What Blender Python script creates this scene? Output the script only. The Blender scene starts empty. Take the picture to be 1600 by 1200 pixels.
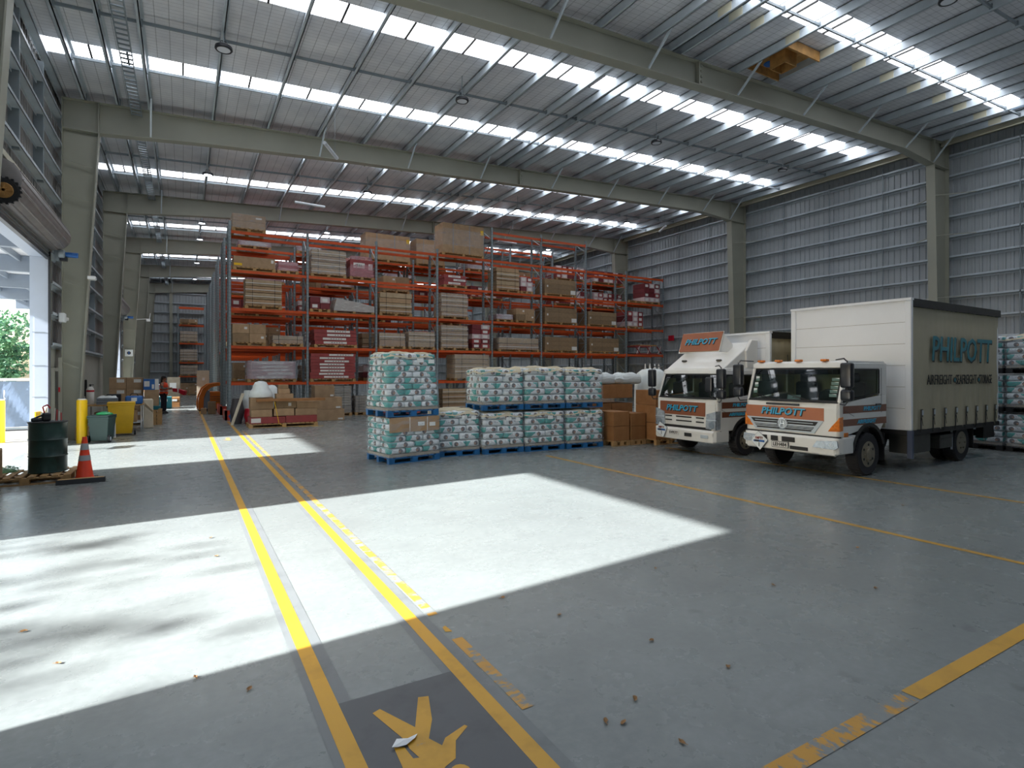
import bpy, bmesh, math, random
from mathutils import Vector, Matrix
R = math.radians
PI = math.pi
random.seed(7)
scene = bpy.context.scene
COL = scene.collection

# ------------------------------------------------------------------ camera
cam_d = bpy.data.cameras.new('camera')
cam_d.sensor_width = 36.0
cam_d.lens = 881 * 36 / 1600
cam_d.shift_y = -17 / 1600
cam_d.clip_end = 500
cam = bpy.data.objects.new('camera', cam_d)
COL.objects.link(cam)
cam.location = (0, 0, 2.0)
cam.rotation_euler = (R(90), 0, -math.atan((800 - 286) / 881))
scene.camera = cam

# ------------------------------------------------------------------ sky, sun, exposure
SUN_EL = R(28.4)
SUN_AZ = math.atan(0.09)            # the sun comes in through the left-hand doors
world = bpy.data.worlds.new('world')
scene.world = world
world.use_nodes = True
wn = world.node_tree
wn.nodes.clear()
sky = wn.nodes.new('ShaderNodeTexSky')
sky.sky_type = 'NISHITA'
sky.sun_disc = False
sky.sun_elevation = R(35)
sky.sun_rotation = R(-95)
sky.air_density = 1.2
sky.dust_density = 2.0
bg = wn.nodes.new('ShaderNodeBackground')
bg.inputs['Strength'].default_value = 0.50
wo = wn.nodes.new('ShaderNodeOutputWorld')
wn.links.new(sky.outputs[0], bg.inputs[0])
wn.links.new(bg.outputs[0], wo.inputs[0])

sun_d = bpy.data.lights.new('sun', 'SUN')
sun_d.energy = 25.0
sun_d.angle = R(0.9)
sun_d.color = (1.0, 1.0, 1.0)
sun = bpy.data.objects.new('sun', sun_d)
COL.objects.link(sun)
sv = Vector((math.cos(SUN_EL) * math.cos(SUN_AZ), math.cos(SUN_EL) * math.sin(SUN_AZ), -math.sin(SUN_EL)))
sun.rotation_euler = sv.to_track_quat('-Z', 'Y').to_euler()
sun.location = (-30, 5, 20)

SKYLIGHT = 5.6                       # glow of the sunlit fibreglass roof strips
scene.view_settings.view_transform = 'Standard'
scene.view_settings.look = 'None'
scene.view_settings.gamma = 1
scene.view_settings.use_curve_mapping = False
scene.view_settings.exposure = 0.0
scene.cycles.use_denoising = True
scene.cycles.max_bounces = 8
scene.cycles.diffuse_bounces = 4
scene.cycles.transparent_max_bounces = 12
scene.cycles.caustics_reflective = False
scene.cycles.caustics_refractive = False
scene.cycles.sample_clamp_indirect = 4.0

# ------------------------------------------------------------------ materials
MATS = {}
def srgb(h):
    h = h.lstrip('#')
    c = [int(h[i:i + 2], 16) / 255 for i in (0, 2, 4)]
    return tuple(x / 12.92 if x <= 0.04045 else ((x + 0.055) / 1.055) ** 2.4 for x in c) + (1,)

class NT:
    def __init__(s, name):
        s.m = bpy.data.materials.new(name)
        s.m.use_nodes = True
        s.t = s.m.node_tree
        s.b = s.t.nodes['Principled BSDF']
    def n(s, kind, **kw):
        x = s.t.nodes.new(kind)
        for k, v in kw.items():
            if k in x.inputs.keys():
                x.inputs[k].default_value = v
            else:
                setattr(x, k, v)
        return x
    def l(s, a, b): s.t.links.new(a, b)
    def co(s, which='Object', scale=None):
        c = s.n('ShaderNodeTexCoord').outputs[which]
        if scale:
            mp = s.n('ShaderNodeMapping')
            mp.inputs['Scale'].default_value = scale
            s.l(c, mp.inputs[0]); c = mp.outputs[0]
        return c
    def noise(s, co, scale, detail=3, rough=0.55):
        x = s.n('ShaderNodeTexNoise', Scale=scale, Detail=detail, Roughness=rough)
        s.l(co, x.inputs['Vector'])
        return x.outputs['Fac']
    def math(s, op, a, b=None, c=None, clamp=False):
        x = s.n('ShaderNodeMath', operation=op)
        x.use_clamp = clamp
        for i, v in enumerate((a, b, c)):
            if v is None: continue
            if isinstance(v, (int, float)): x.inputs[i].default_value = v
            else: s.l(v, x.inputs[i])
        return x.outputs[0]
    def mix(s, fac, a, b):
        x = s.n('ShaderNodeMix', data_type='RGBA')
        for i, v in ((0, fac), (6, a), (7, b)):
            if isinstance(v, (int, float)): x.inputs[i].default_value = v
            elif isinstance(v, tuple): x.inputs[i].default_value = v
            else: s.l(v, x.inputs[i])
        return x.outputs[2]
    def ramp(s, fac, *stops):
        x = s.n('ShaderNodeValToRGB')
        e = x.color_ramp.elements
        while len(e) < len(stops): e.new(0.5)
        for i, (p, c) in enumerate(stops):
            e[i].position = p
            e[i].color = c if isinstance(c, tuple) else (c, c, c, 1)
        s.l(fac, x.inputs[0])
        return x.outputs[0]
    def bump(s, h, strength=0.3, dist=0.01):
        x = s.n('ShaderNodeBump', Strength=strength, Distance=dist)
        s.l(h, x.inputs['Height'])
        s.l(x.outputs[0], s.b.inputs['Normal'])

def mat(name, hexc, rough=0.5, metal=0.0, var=0.12, scale=3.0, bump=0.0, spec=None, randomize=0.0):
    if name in MATS: return MATS[name]
    t = NT(name)
    c = srgb(hexc)
    dark = tuple(x * (1 - var) for x in c[:3]) + (1,)
    lite = tuple(min(1, x * (1 + var * .6)) for x in c[:3]) + (1,)
    nz = t.noise(t.co(), scale, 4)
    col = t.mix(t.ramp(nz, (0.3, 0.0), (0.7, 1.0)), dark, lite)
    if randomize:
        oi = t.n('ShaderNodeObjectInfo')
        hsv = t.n('ShaderNodeHueSaturation')
        t.l(t.math('ADD', t.math('MULTIPLY', oi.outputs['Random'], randomize), 1 - randomize / 2), hsv.inputs['Value'])
        t.l(col, hsv.inputs['Color'])
        col = hsv.outputs[0]
    t.l(col, t.b.inputs['Base Color'])
    t.b.inputs['Roughness'].default_value = rough
    t.b.inputs['Metallic'].default_value = metal
    if spec is not None: t.b.inputs['Specular IOR Level'].default_value = spec
    if bump: t.bump(nz, bump, 0.02)
    MATS[name] = t.m
    return t.m

def emit(name, hexc, strength):
    t = NT(name)
    t.b.inputs['Base Color'].default_value = srgb(hexc)
    t.b.inputs['Emission Color'].default_value = srgb(hexc)
    t.b.inputs['Emission Strength'].default_value = strength
    MATS[name] = t.m
    return t.m

def concrete_nodes(t):
    co = t.co()
    big = t.noise(co, 0.25, 5, 0.6)
    mid = t.noise(co, 1.7, 6, 0.65)
    fine = t.noise(co, 16, 4, 0.6)
    st = t.noise(t.co('Object', (0.5, 2.2, 1)), 2.3, 5, 0.7)
    spots = t.ramp(t.noise(co, 3.1, 2, 0.5), (0.69, 0.0), (0.76, 1.0))
    base = t.mix(t.ramp(big, (0.3, 0.0), (0.7, 1.0)), srgb('#767c7b'), srgb('#8a918f'))
    base = t.mix(t.math('MULTIPLY', t.ramp(mid, (0.35, 0.0), (0.75, 1.0)), 0.35), base, srgb('#676c6b'))
    base = t.mix(t.math('MULTIPLY', t.ramp(st, (0.52, 0.0), (0.72, 1.0)), 0.28), base, srgb('#666a6a'))
    base = t.mix(t.math('MULTIPLY', t.ramp(fine, (0.4, 0.0), (0.7, 1.0)), 0.12), base, srgb('#b4b8b8'))
    base = t.mix(t.math('MULTIPLY', spots, 0.35), base, srgb('#4e504f'))
    return co, base, mid, fine, st

def make_floor_mat():
    t = NT('polished_concrete')
    co, base, mid, fine, st = concrete_nodes(t)
    # saw-cut joints every 6 m across and 9.8 m along, and hairline scratches
    t.l(base, t.b.inputs['Base Color'])
    r = t.math('ADD', t.math('MULTIPLY', t.ramp(mid, (0.3, 0.0), (0.7, 1.0)), 0.07), 0.24)
    t.l(r, t.b.inputs['Roughness'])
    t.b.inputs['Specular IOR Level'].default_value = 0.42
    t.bump(fine, 0.05, 0.003)
    MATS['floor'] = t.m

def make_paint(name, colr, wear_lo, wear_hi, scale=5.0, stretch=(1, 1, 1)):
    t = NT(name)
    co, base, mid, fine, st = concrete_nodes(t)
    w = t.noise(t.co('Object', stretch), scale, 6, 0.75)
    dirt = t.noise(co, 2.2, 4, 0.7)
    pc = t.mix(t.math('MULTIPLY', t.ramp(dirt, (0.5, 0.0), (0.72, 1.0)), 0.45), srgb(colr), tuple(x * .45 for x in srgb(colr)[:3]) + (1,))
    f = t.ramp(w, (wear_lo, 0.0), (wear_hi, 1.0))
    t.l(t.mix(f, pc, base), t.b.inputs['Base Color'])
    t.b.inputs['Roughness'].default_value = 0.42
    MATS[name] = t.m

make_floor_mat()
make_paint('line_paint', '#cf9d2c', 0.66, 0.74)
make_paint('worn_paint', '#c89228', 0.47, 0.52, 6.0, (1, .5, 1))
make_paint('worn_paint_light', '#c4933a', 0.50, 0.56, 5.0, (.5, 1, 1))
make_paint('thin_line_paint', '#c0922c', 0.60, 0.68, 4.0)
make_paint('dark_coating', '#55585a', 0.68, 0.80, 3.0)
make_paint('grey_coating', '#74797a', 0.60, 0.75, 3.0)

def make_insulation():
    t = NT('roof_insulation_with_mesh')
    co = t.co()
    sp = t.n('ShaderNodeSeparateXYZ'); t.l(co, sp.inputs[0])
    def lines(o, period, width):
        f = t.math('FRACT', t.math('DIVIDE', o, period))
        return t.math('LESS_THAN', f, width)
    lx = lines(sp.outputs[0], 0.30, 0.06)
    ly = lines(sp.outputs[1], 0.15, 0.10)
    nz = t.noise(co, 1.2, 4)
    col = t.mix(t.ramp(nz, (0.3, 0.0), (0.7, 1.0)), srgb('#d3d5dc'), srgb('#ecedf1'))
    col = t.mix(t.math('MULTIPLY', lx, 0.50), col, srgb('#60646b'))
    col = t.mix(t.math('MULTIPLY', ly, 0.32), col, srgb('#60646b'))
    t.l(col, t.b.inputs['Base Color'])
    t.b.inputs['Roughness'].default_value = 0.45
    t.bump(t.noise(co, 6, 3), 0.4, 0.03)
    MATS['insulation'] = t.m
make_insulation()

def make_kraft(name, c1, c2, rnd=0.25):
    t = NT(name)
    co = t.co()
    nz = t.noise(co, 4, 3)
    col = t.mix(t.ramp(nz, (0.3, 0.0), (0.7, 1.0)), srgb(c1), srgb(c2))
    oi = t.n('ShaderNodeObjectInfo')
    hsv = t.n('ShaderNodeHueSaturation')
    t.l(t.math('ADD', t.math('MULTIPLY', oi.outputs['Random'], rnd), 1 - rnd / 2), hsv.inputs['Value'])
    t.l(col, hsv.inputs['Color'])
    t.l(hsv.outputs[0], t.b.inputs['Base Color'])
    t.b.inputs['Roughness'].default_value = 0.75
    MATS[name] = t.m
make_kraft('kraft', '#9c7f60', '#b19271')
make_kraft('kraft_dark', '#7f6950', '#957a5b')
make_kraft('kraft_warm', '#8f6238', '#a07044')
make_kraft('board_tan', '#a48d6f', '#b8a283')
make_kraft('board_grey', '#8d8475', '#a39a8a')

def make_wrap(name, tint, alpha, rough=0.12):
    t = NT(name)
    tr = t.n('ShaderNodeBsdfTransparent')
    mx = t.n('ShaderNodeMixShader')
    co = t.co('Object', (1.0, 1.0, 4.0))
    w = t.noise(co, 3.0, 4, 0.6)
    crease = t.ramp(t.noise(t.co('Object', (0.8, 0.8, 5)), 4.0, 5, 0.7), (0.55, 0.0), (0.68, 1.0))
    f = t.math('ADD', alpha, t.math('MULTIPLY', crease, 0.30), clamp=True)
    t.l(f, mx.inputs[0])
    t.l(tr.outputs[0], mx.inputs[1]); t.l(t.b.outputs[0], mx.inputs[2])
    t.b.inputs['Base Color'].default_value = srgb(tint)
    t.b.inputs['Roughness'].default_value = rough
    t.b.inputs['Specular IOR Level'].default_value = 0.9
    t.bump(w, 0.9, 0.05)
    t.l(mx.outputs[0], t.t.nodes['Material Output'].inputs['Surface'])
    MATS[name] = t.m
make_wrap('wrap', '#dde3ec', 0.13)
make_wrap('wrap_cloudy', '#dde4ee', 0.38, 0.2)
make_wrap('wrap_pink', '#c98f98', 0.45, 0.2)

def make_glass(name, tint, f0):
    t = NT(name)
    tr = t.n('ShaderNodeBsdfTransparent')
    tr.inputs[0].default_value = srgb(tint)
    mx = t.n('ShaderNodeMixShader')
    fr = t.n('ShaderNodeFresnel', IOR=1.5)
    t.l(t.math('ADD', t.math('MULTIPLY', fr.outputs[0], 0.8), f0, clamp=True), mx.inputs[0])
    gl = t.n('ShaderNodeBsdfGlossy'); gl.inputs['Roughness'].default_value = 0.03
    t.l(tr.outputs[0], mx.inputs[1]); t.l(gl.outputs[0], mx.inputs[2])
    t.l(mx.outputs[0], t.t.nodes['Material Output'].inputs['Surface'])
    MATS[name] = t.m
make_glass('windscreen_glass', '#c0d4d0', 0.02)
make_glass('side_glass', '#7d9694', 0.04)
make_glass('sunband_glass', '#1c4a63', 0.05)

def make_bag():
    t = NT('printed_bag')
    co = t.co()
    sp = t.n('ShaderNodeSeparateXYZ'); t.l(co, sp.inputs[0])
    ge = t.n('ShaderNodeNewGeometry')
    tc = t.n('ShaderNodeTexCoord')
    sn = t.n('ShaderNodeSeparateXYZ'); t.l(tc.outputs['Normal'], sn.inputs[0])
    side = t.math('GREATER_THAN', t.math('ABSOLUTE', sn.outputs[0]), 0.75)
    u = t.math('ADD', t.math('MULTIPLY', side, sp.outputs[1]), t.math('MULTIPLY', t.math('SUBTRACT', 1.0, side), sp.outputs[0]))
    z = sp.outputs[2]
    oi = t.n('ShaderNodeObjectInfo')
    rnd = oi.outputs['Random']
    flip = t.math('SUBTRACT', t.math('MULTIPLY', t.math('GREATER_THAN', rnd, 0.35), 2.0), 1.0)
    u = t.math('MULTIPLY', u, flip)
    # teal swoosh
    wob = t.noise(co, 7, 3)
    band = t.math('ADD', t.math('ADD', u, t.math('MULTIPLY', z, 0.9)), t.math('MULTIPLY', t.math('SUBTRACT', wob, 0.5), 0.22))
    teal = t.math('MULTIPLY', t.math('GREATER_THAN', band, t.math('SUBTRACT', 0.155, t.math('MULTIPLY', rnd, 0.13))), t.math('LESS_THAN', z, 0.055))
    # round dark badge with a pale face
    def disc(cx, cz, r, sz=1.0):
        dx = t.math('SUBTRACT', u, cx); dz = t.math('MULTIPLY', t.math('SUBTRACT', z, cz), sz)
        return t.math('LESS_THAN', t.math('SQRT', t.math('ADD', t.math('MULTIPLY', dx, dx), t.math('MULTIPLY', dz, dz))), r)
    ring = disc(-0.085, 0.0, 0.055)
    face = disc(-0.06, -0.01, 0.026)
    # small lines of print
    pr = t.math('MULTIPLY', t.math('GREATER_THAN', t.noise(t.co('Object', (60, 60, 26)), 1.0, 2), 0.56),
                t.math('MULTIPLY', t.math('GREATER_THAN', u, -0.03), t.math('LESS_THAN', t.math('ABSOLUTE', t.math('ADD', z, -0.018)), 0.02)))
    col = t.mix(t.ramp(t.noise(co, 5, 3), (0.3, 0.0), (0.7, 1.0)), srgb('#d3dde3'), srgb('#f0f4f6'))
    tealc = t.mix(t.noise(co, 14, 3), srgb('#1c8f8d'), srgb('#46b5ae'))
    col = t.mix(teal, col, tealc)
    col = t.mix(t.math('MULTIPLY', pr, 0.7), col, srgb('#53616a'))
    col = t.mix(t.math('MULTIPLY', ring, 0.9), col, srgb('#41363a'))
    col = t.mix(t.math('MULTIPLY', face, 0.8), col, srgb('#b98d76'))
    t.l(col, t.b.inputs['Base Color'])
    t.b.inputs['Roughness'].default_value = 0.32
    t.bump(t.noise(co, 9, 3), 0.5, 0.02)
    MATS['bag'] = t.m
make_bag()

def make_leaf(name, c1, c2):
    t = NT(name)
    nz = t.noise(t.co(), 1.5, 3)
    t.l(t.mix(t.ramp(nz, (0.35, 0.0), (0.65, 1.0)), srgb(c1), srgb(c2)), t.b.inputs['Base Color'])
    t.b.inputs['Roughness'].default_value = 0.6
    MATS[name] = t.m
make_leaf('leaf', '#3f6b4e', '#7fae7a')
make_leaf('leaf_light', '#5f9160', '#a8cf8e')

M = {
 'steel_olive': mat('painted_portal_steel', '#a1a193', 0.5, 0, .06, 1.0),
 'galv': mat('galvanised_steel', '#c2ccd3', 0.42, 0.10, .12, 2.0),
 'galv_dark': mat('dull_galvanised_steel', '#8b959b', 0.5, 0.1, .12, 2.0),
 'clad': mat('wall_cladding', '#a7adb1', 0.5, 0.0, .05, 0.6),
 'clad_left': mat('left_wall_cladding', '#999795', 0.55, 0.05, .05, 0.6),
 'lap': mat('cream_beam_and_skylit_lap', '#d2cdb6', 0.5, 0, .05),
 'precast': mat('precast_panel', '#a5a499', 0.7, 0, .08, 0.8),
 'rack_orange': mat('rack_orange', '#d4551d', 0.45, 0, .12, 3, randomize=.15),
 'rack_grey': mat('rack_upright_grey', '#8f9ba0', 0.45, 0.3, .1, 3),
 'rack_red': mat('rack_foot_guard_red', '#c23a22', 0.5),
 'wood': mat('pallet_wood', '#b08b5c', 0.8, 0, .25, 9, randomize=.3),
 'wood_light': mat('light_timber', '#d8cbb4', 0.7, 0, .1, 5),
 'ply': mat('plywood', '#b5874c', 0.7, 0, .3, 5),
 'blue_pallet': mat('blue_pallet_paint', '#1c6299', 0.55, 0, .2, 6),
 'blue_grey': mat('blue_grey_post', '#47536e', 0.5),
 'blue': mat('blue_paint', '#1f5fa6', 0.4),
 'white': mat('white_paint', '#eceeee', 0.35, 0, .04),
 'white_dirty': mat('truck_white_paint', '#eceae4', 0.25, 0, .05, 2),
 'panel_white': mat('white_body_panel', '#f6f8fa', 0.35, 0, .03, 1.2),
 'curtain': mat('cream_side_curtain', '#bdb397', 0.6, 0, .07, 1.2, bump=.25),
 'copper': mat('copper_sign_vinyl', '#a8684a', 0.32, 0.35, .1, 3),
 'copper_dark': mat('copper_side_stripe', '#7a452c', 0.4, 0.1, .1, 3),
 'cyan': mat('lettering_cyan', '#3fb0d6', 0.4, 0, .02),
 'teal_letter': mat('lettering_teal', '#2f8593', 0.5, 0, .04),
 'letter_dark': mat('lettering_black', '#22211f', 0.5, 0, .02),
 'black': mat('black_rubber', '#1d1e20', 0.6, 0, .15, 5),
 'black_plastic': mat('black_plastic', '#23262c', 0.35, 0, .1, 4),
 'tyre': mat('tyre_rubber', '#26262a', 0.75, 0, .2, 6),
 'rim': mat('dusty_wheel_rim', '#8e8674', 0.55, 0.3, .2, 8),
 'chassis': mat('chassis_black', '#1c1b1a', 0.6, 0, .2, 5),
 'dark_box': mat('dark_grey_box', '#4b4a45', 0.6, 0, .2, 5),
 'chrome': mat('chrome', '#cfd3d6', 0.15, 0.9, .05),
 'lens': mat('headlamp_lens', '#cfd6dc', 0.08, 0.5, .3, 22),
 'amber': mat('amber_lens', '#e07a18', 0.2, 0, .25, 20),
 'seat': mat('seat_fabric', '#2e3540', 0.8),
 'dash': mat('dashboard', '#22262a', 0.7),
 'paper': mat('paper', '#e8ecec', 0.6, 0, .03),
 'red': mat('red_print', '#97403f', 0.5, 0, .15, 6, randomize=.2),
 'red_deep': mat('deep_red_carton', '#742a2f', 0.55, 0, .15, 5, randomize=.2),
 'pinkwhite': mat('pale_pink_carton', '#cdb6b8', 0.6, 0, .1, 6, randomize=.2),
 'label': mat('white_label', '#dedbd6', 0.6, 0, .04),
 'ink': mat('black_ink', '#4a4548', 0.6, 0, .02),
 'yellow': mat('safety_yellow', '#f0bf10', 0.4, 0, .06, 3),
 'yellow_bin': mat('yellow_bin_plastic', '#d8a912', 0.45, 0, .1, 3),
 'green_bin': mat('grey_green_bin_plastic', '#2c4340', 0.45, 0, .1, 3),
 'green': mat('bright_green_plastic', '#37a868', 0.4),
 'drum': mat('dark_green_drum_paint', '#1d3a35', 0.35, 0, .35, 4),
 'cone': mat('cone_orange', '#e8401c', 0.45, 0, .1, 5),
 'reflective': mat('grey_reflective_band', '#a6a8ab', 0.4),
 'cream': mat('cream_dust_sheet', '#cbbf9f', 0.55, 0, .12, 5, bump=.5),
 'foam': mat('white_foam_wrap', '#dde3e2', 0.5, 0, .08, 5, bump=.4),
 'tarp': mat('blue_grey_tarpaulin', '#6e8099', 0.4, 0, .12, 2.5, bump=.6),
 'reveal': mat('white_sheet_reveal', '#b4bfd0', 0.5, 0, .03),
 'shutter': mat('roller_shutter_steel', '#8d8887', 0.4, 0.4, .15, 3),
 'fork_orange': mat('reach_truck_orange', '#cf6f1c', 0.4, 0, .06, 3),
 'fork_grey': mat('reach_truck_grey', '#7f8892', 0.5),
 'skin': mat('skin', '#a9745c', 0.5, 0, .06),
 'hair': mat('dark_hair', '#1d1715', 0.6),
 'vest': mat('orange_hi_vis_cloth', '#e8491f', 0.6, 0, .08),
 'sleeve': mat('grey_knit', '#7c746e', 0.8),
 'trouser': mat('navy_trousers', '#16192a', 0.8),
 'bag_red': mat('red_parcel', '#c0142c', 0.4, 0, .1),
 'asphalt': mat('yard_concrete', '#858582', 0.8, 0, .12, .6),
 'canopy': mat('canopy_sheet', '#dfe5ee', 0.5, 0, .05),
 'canopy_beam': mat('canopy_beam_grey', '#7f8c9c', 0.5, 0, .05),
 'bark': mat('bark', '#5c4a3a', 0.9, 0, .3, 6),
 'dead_leaf': mat('dry_leaf', '#9a7448', 0.8, 0, .3, 20),
 'skylight': emit('sunlit_fibreglass', '#f6f9ff', SKYLIGHT),
 'led': emit('lit_lamp_diffuser', '#eaf4ff', 14.0),
 'tube_off': mat('white_tube_diffuser', '#dfe4ec', 0.3, 0, .02),
}
M['floor'] = MATS['floor']; M['insulation'] = MATS['insulation']
for k in ('line_paint', 'worn_paint', 'worn_paint_light', 'thin_line_paint', 'dark_coating', 'grey_coating', 'kraft', 'kraft_dark', 'kraft_warm',
          'board_tan', 'board_grey', 'wrap', 'wrap_cloudy', 'wrap_pink', 'windscreen_glass', 'side_glass', 'sunband_glass', 'bag', 'leaf', 'leaf_light'):
    M[k] = MATS[k]

# ------------------------------------------------------------------ mesh helpers
def basis(x, y, z, o=(0, 0, 0)):
    m = Matrix.Identity(4)
    for i, v in enumerate((x, y, z, o)):
        for j in range(3): m[j][i] = v[j]
    return m

class MB:
    def __init__(s): s.v = []; s.f = []; s.mi = []; s.mats = []
    def slot(s, m):
        if m is None: m = 'white'
        if m not in s.mats: s.mats.append(m)
        return s.mats.index(m)
    def add(s, vs, fs, m=None, mx=None):
        o = len(s.v)
        k = s.slot(m)
        for p in vs:
            p = Vector(p)
            if mx is not None: p = mx @ p
            s.v.append(tuple(p))
        for f in fs:
            s.f.append([i + o for i in f]); s.mi.append(k)
        return s
    def box(s, a, b, m=None, mx=None):
        x0, y0, z0 = a; x1, y1, z1 = b
        vs = [(x0, y0, z0), (x1, y0, z0), (x1, y1, z0), (x0, y1, z0), (x0, y0, z1), (x1, y0, z1), (x1, y1, z1), (x0, y1, z1)]
        fs = [(0, 3, 2, 1), (4, 5, 6, 7), (0, 1, 5, 4), (1, 2, 6, 5), (2, 3, 7, 6), (3, 0, 4, 7)]
        return s.add(vs, fs, m, mx)
    def cbox(s, c, d, m=None, mx=None):
        return s.box(tuple(c[i] - d[i] / 2 for i in range(3)), tuple(c[i] + d[i] / 2 for i in range(3)), m, mx)
    def bevbox(s, a, b, r, m=None, mx=None):
        bm = bmesh.new()
        bmesh.ops.create_cube(bm, size=1)
        for v in bm.verts:
            v.co = Vector([(a[i] + b[i]) / 2 + v.co[i] * (b[i] - a[i]) for i in range(3)])
        bmesh.ops.bevel(bm, geom=list(bm.edges), offset=r, segments=2, affect='EDGES', profile=.5)
        bm.verts.index_update()
        s.add([v.co[:] for v in bm.verts], [[v.index for v in f.verts] for f in bm.faces], m, mx)
        bm.free()
        return s
    def prism(s, poly, lo, hi, axis='y', m=None, mx=None):
        n = len(poly)
        def P(p, h):
            if axis == 'y': return (p[0], h, p[1])
            if axis == 'x': return (h, p[0], p[1])
            return (p[0], p[1], h)
        vs = [P(p, lo) for p in poly] + [P(p, hi) for p in poly]
        fs = [list(range(n)), list(range(2 * n - 1, n - 1, -1))]
        for i in range(n):
            j = (i + 1) % n
            fs.append([i, i + n, j + n, j])
        return s.add(vs, fs, m, mx)
    def cyl(s, p0, p1, r0, r1=None, n=16, m=None, cap=True):
        if r1 is None: r1 = r0
        p0 = Vector(p0); p1 = Vector(p1)
        d = (p1 - p0).normalized()
        a = d.orthogonal().normalized(); b = d.cross(a)
        vs = []
        for p, r in ((p0, r0), (p1, r1)):
            for i in range(n):
                t = 2 * PI * i / n
                vs.append(p + a * (r * math.cos(t)) + b * (r * math.sin(t)))
        fs = [[i, (i + 1) % n, (i + 1) % n + n, i + n] for i in range(n)]
        if cap: fs += [list(range(n - 1, -1, -1)), list(range(n, 2 * n))]
        return s.add(vs, fs, m)
    def bar(s, p0, p1, w, h, m=None):
        p0 = Vector(p0); p1 = Vector(p1)
        d = (p1 - p0); L = d.length; d.normalize()
        up = Vector((0, 0, 1)) if abs(d.z) < .95 else Vector((0, 1, 0))
        sx = d.cross(up).normalized(); uz = sx.cross(d)
        return s.box((-w / 2, 0, -h / 2), (w / 2, L, h / 2), m, basis(sx, d, uz, p0))
    def tube(s, pts, r, n=8, m=None):
        for a, b in zip(pts, pts[1:]): s.cyl(a, b, r, r, n, m)
        return s
    def lathe(s, prof, c=(0, 0, 0), axis='z', n=24, m=None, a0=0):
        vs = []
        for r, h in prof:
            for i in range(n):
                t = 2 * PI * i / n + a0
                x, y = r * math.cos(t), r * math.sin(t)
                if axis == 'z': p = (c[0] + x, c[1] + y, c[2] + h)
                elif axis == 'y': p = (c[0] + x, c[1] + h, c[2] + y)
                else: p = (c[0] + h, c[1] + x, c[2] + y)
                vs.append(p)
        fs = []
        for k in range(len(prof) - 1):
            for i in range(n):
                j = (i + 1) % n
                fs.append([k * n + i, k * n + j, (k + 1) * n + j, (k + 1) * n + i])
        fs.append(list(range(n - 1, -1, -1))); fs.append([(len(prof) - 1) * n + i for i in range(n)])
        return s.add(vs, fs, m)
    def loft(s, rings, m=None, cap=True, mx=None):
        n = len(rings[0]); vs = [p for r in rings for p in r]; fs = []
        for k in range(len(rings) - 1):
            for i in range(n):
                j = (i + 1) % n
                fs.append([k * n + i, k * n + j, (k + 1) * n + j, (k + 1) * n + i])
        if cap: fs.append(list(range(n - 1, -1, -1))); fs.append([(len(rings) - 1) * n + i for i in range(n)])
        return s.add(vs, fs, m, mx)
    def mesh(s, name, smooth=False):
        me = bpy.data.meshes.new(name)
        me.from_pydata(s.v, [], s.f)
        for m in s.mats: me.materials.append(M[m])
        me.polygons.foreach_set('material_index', s.mi)
        me.validate()
        bm = bmesh.new(); bm.from_mesh(me)
        bmesh.ops.recalc_face_normals(bm, faces=bm.faces)
        bm.to_mesh(me); bm.free()
        if smooth:
            for p in me.polygons: p.use_smooth = True
        return me
    def build(s, name, parent=None, loc=None, smooth=False):
        return link(name, s.mesh(name, smooth), parent, loc)

def link(name, me, parent=None, loc=None, rz=None):
    o = bpy.data.objects.new(name, me)
    COL.objects.link(o)
    if parent is not None: o.parent = parent
    if loc is not None: o.location = loc
    if rz is not None: o.rotation_euler = (0, 0, rz)
    return o

def smooth_angle(o, ang=35):
    me = o.data
    for p in me.polygons: p.use_smooth = True
    try:
        me.set_sharp_from_angle(angle=R(ang))
    except Exception:
        pass
    return o

USED = {}
def tag(o, label, cat, group=None, kind=None):
    o['label'] = label; o['category'] = cat
    if group: o['group'] = group
    if kind: o['kind'] = kind
    USED.setdefault(label, []).append(o.name)
    return o
def thing(name, label, cat, loc=(0, 0, 0), rz=0, group=None):
    o = bpy.data.objects.new(name, None)
    COL.objects.link(o)
    o.empty_display_size = .2
    o.location = loc; o.rotation_euler = (0, 0, rz)
    return tag(o, label, cat, group)
def struct(o, label=None):
    o['kind'] = 'structure'
    if label: o['label'] = label
    return o
def s_empty(name, loc=(0, 0, 0), label=None):
    o = bpy.data.objects.new(name, None)
    COL.objects.link(o); o.location = loc
    return struct(o, label)

def text_part(name, s, size, m, parent, origin, xdir, ydir, width=None, shear=0.0, bold=0.0, ext=0.004, align='CENTER'):
    cu = bpy.data.curves.new(name, 'FONT')
    cu.body = s; cu.size = size; cu.shear = shear; cu.offset = bold; cu.extrude = ext
    cu.align_x = align; cu.align_y = 'CENTER'; cu.resolution_u = 2
    cu.fill_mode = 'BOTH'
    t = bpy.data.objects.new(name, cu)
    COL.objects.link(t)
    dg = bpy.context.evaluated_depsgraph_get()
    me = bpy.data.meshes.new_from_object(t.evaluated_get(dg))
    bpy.data.objects.remove(t)
    me.materials.clear(); me.materials.append(M[m])
    if width:
        xs = [v.co.x for v in me.vertices]
        k = width / (max(xs) - min(xs))
        for v in me.vertices: v.co.x *= k
    xd = Vector(xdir).normalized(); yd = Vector(ydir).normalized()
    me.transform(basis(xd, yd, xd.cross(yd), origin))
    return link(name, me, parent)

# ================================================================== the building
XL, XR = -3.05, 27.5
YF = [1.45 + 9.8 * k for k in range(-1, 7)]        # frame lines
Y0, Y1 = -8.6, 60.6
def ztop(x): return 10.1 + .047 * (x + 3.05)       # top of rafters
def zsheet(x): return ztop(x) + .30

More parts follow.
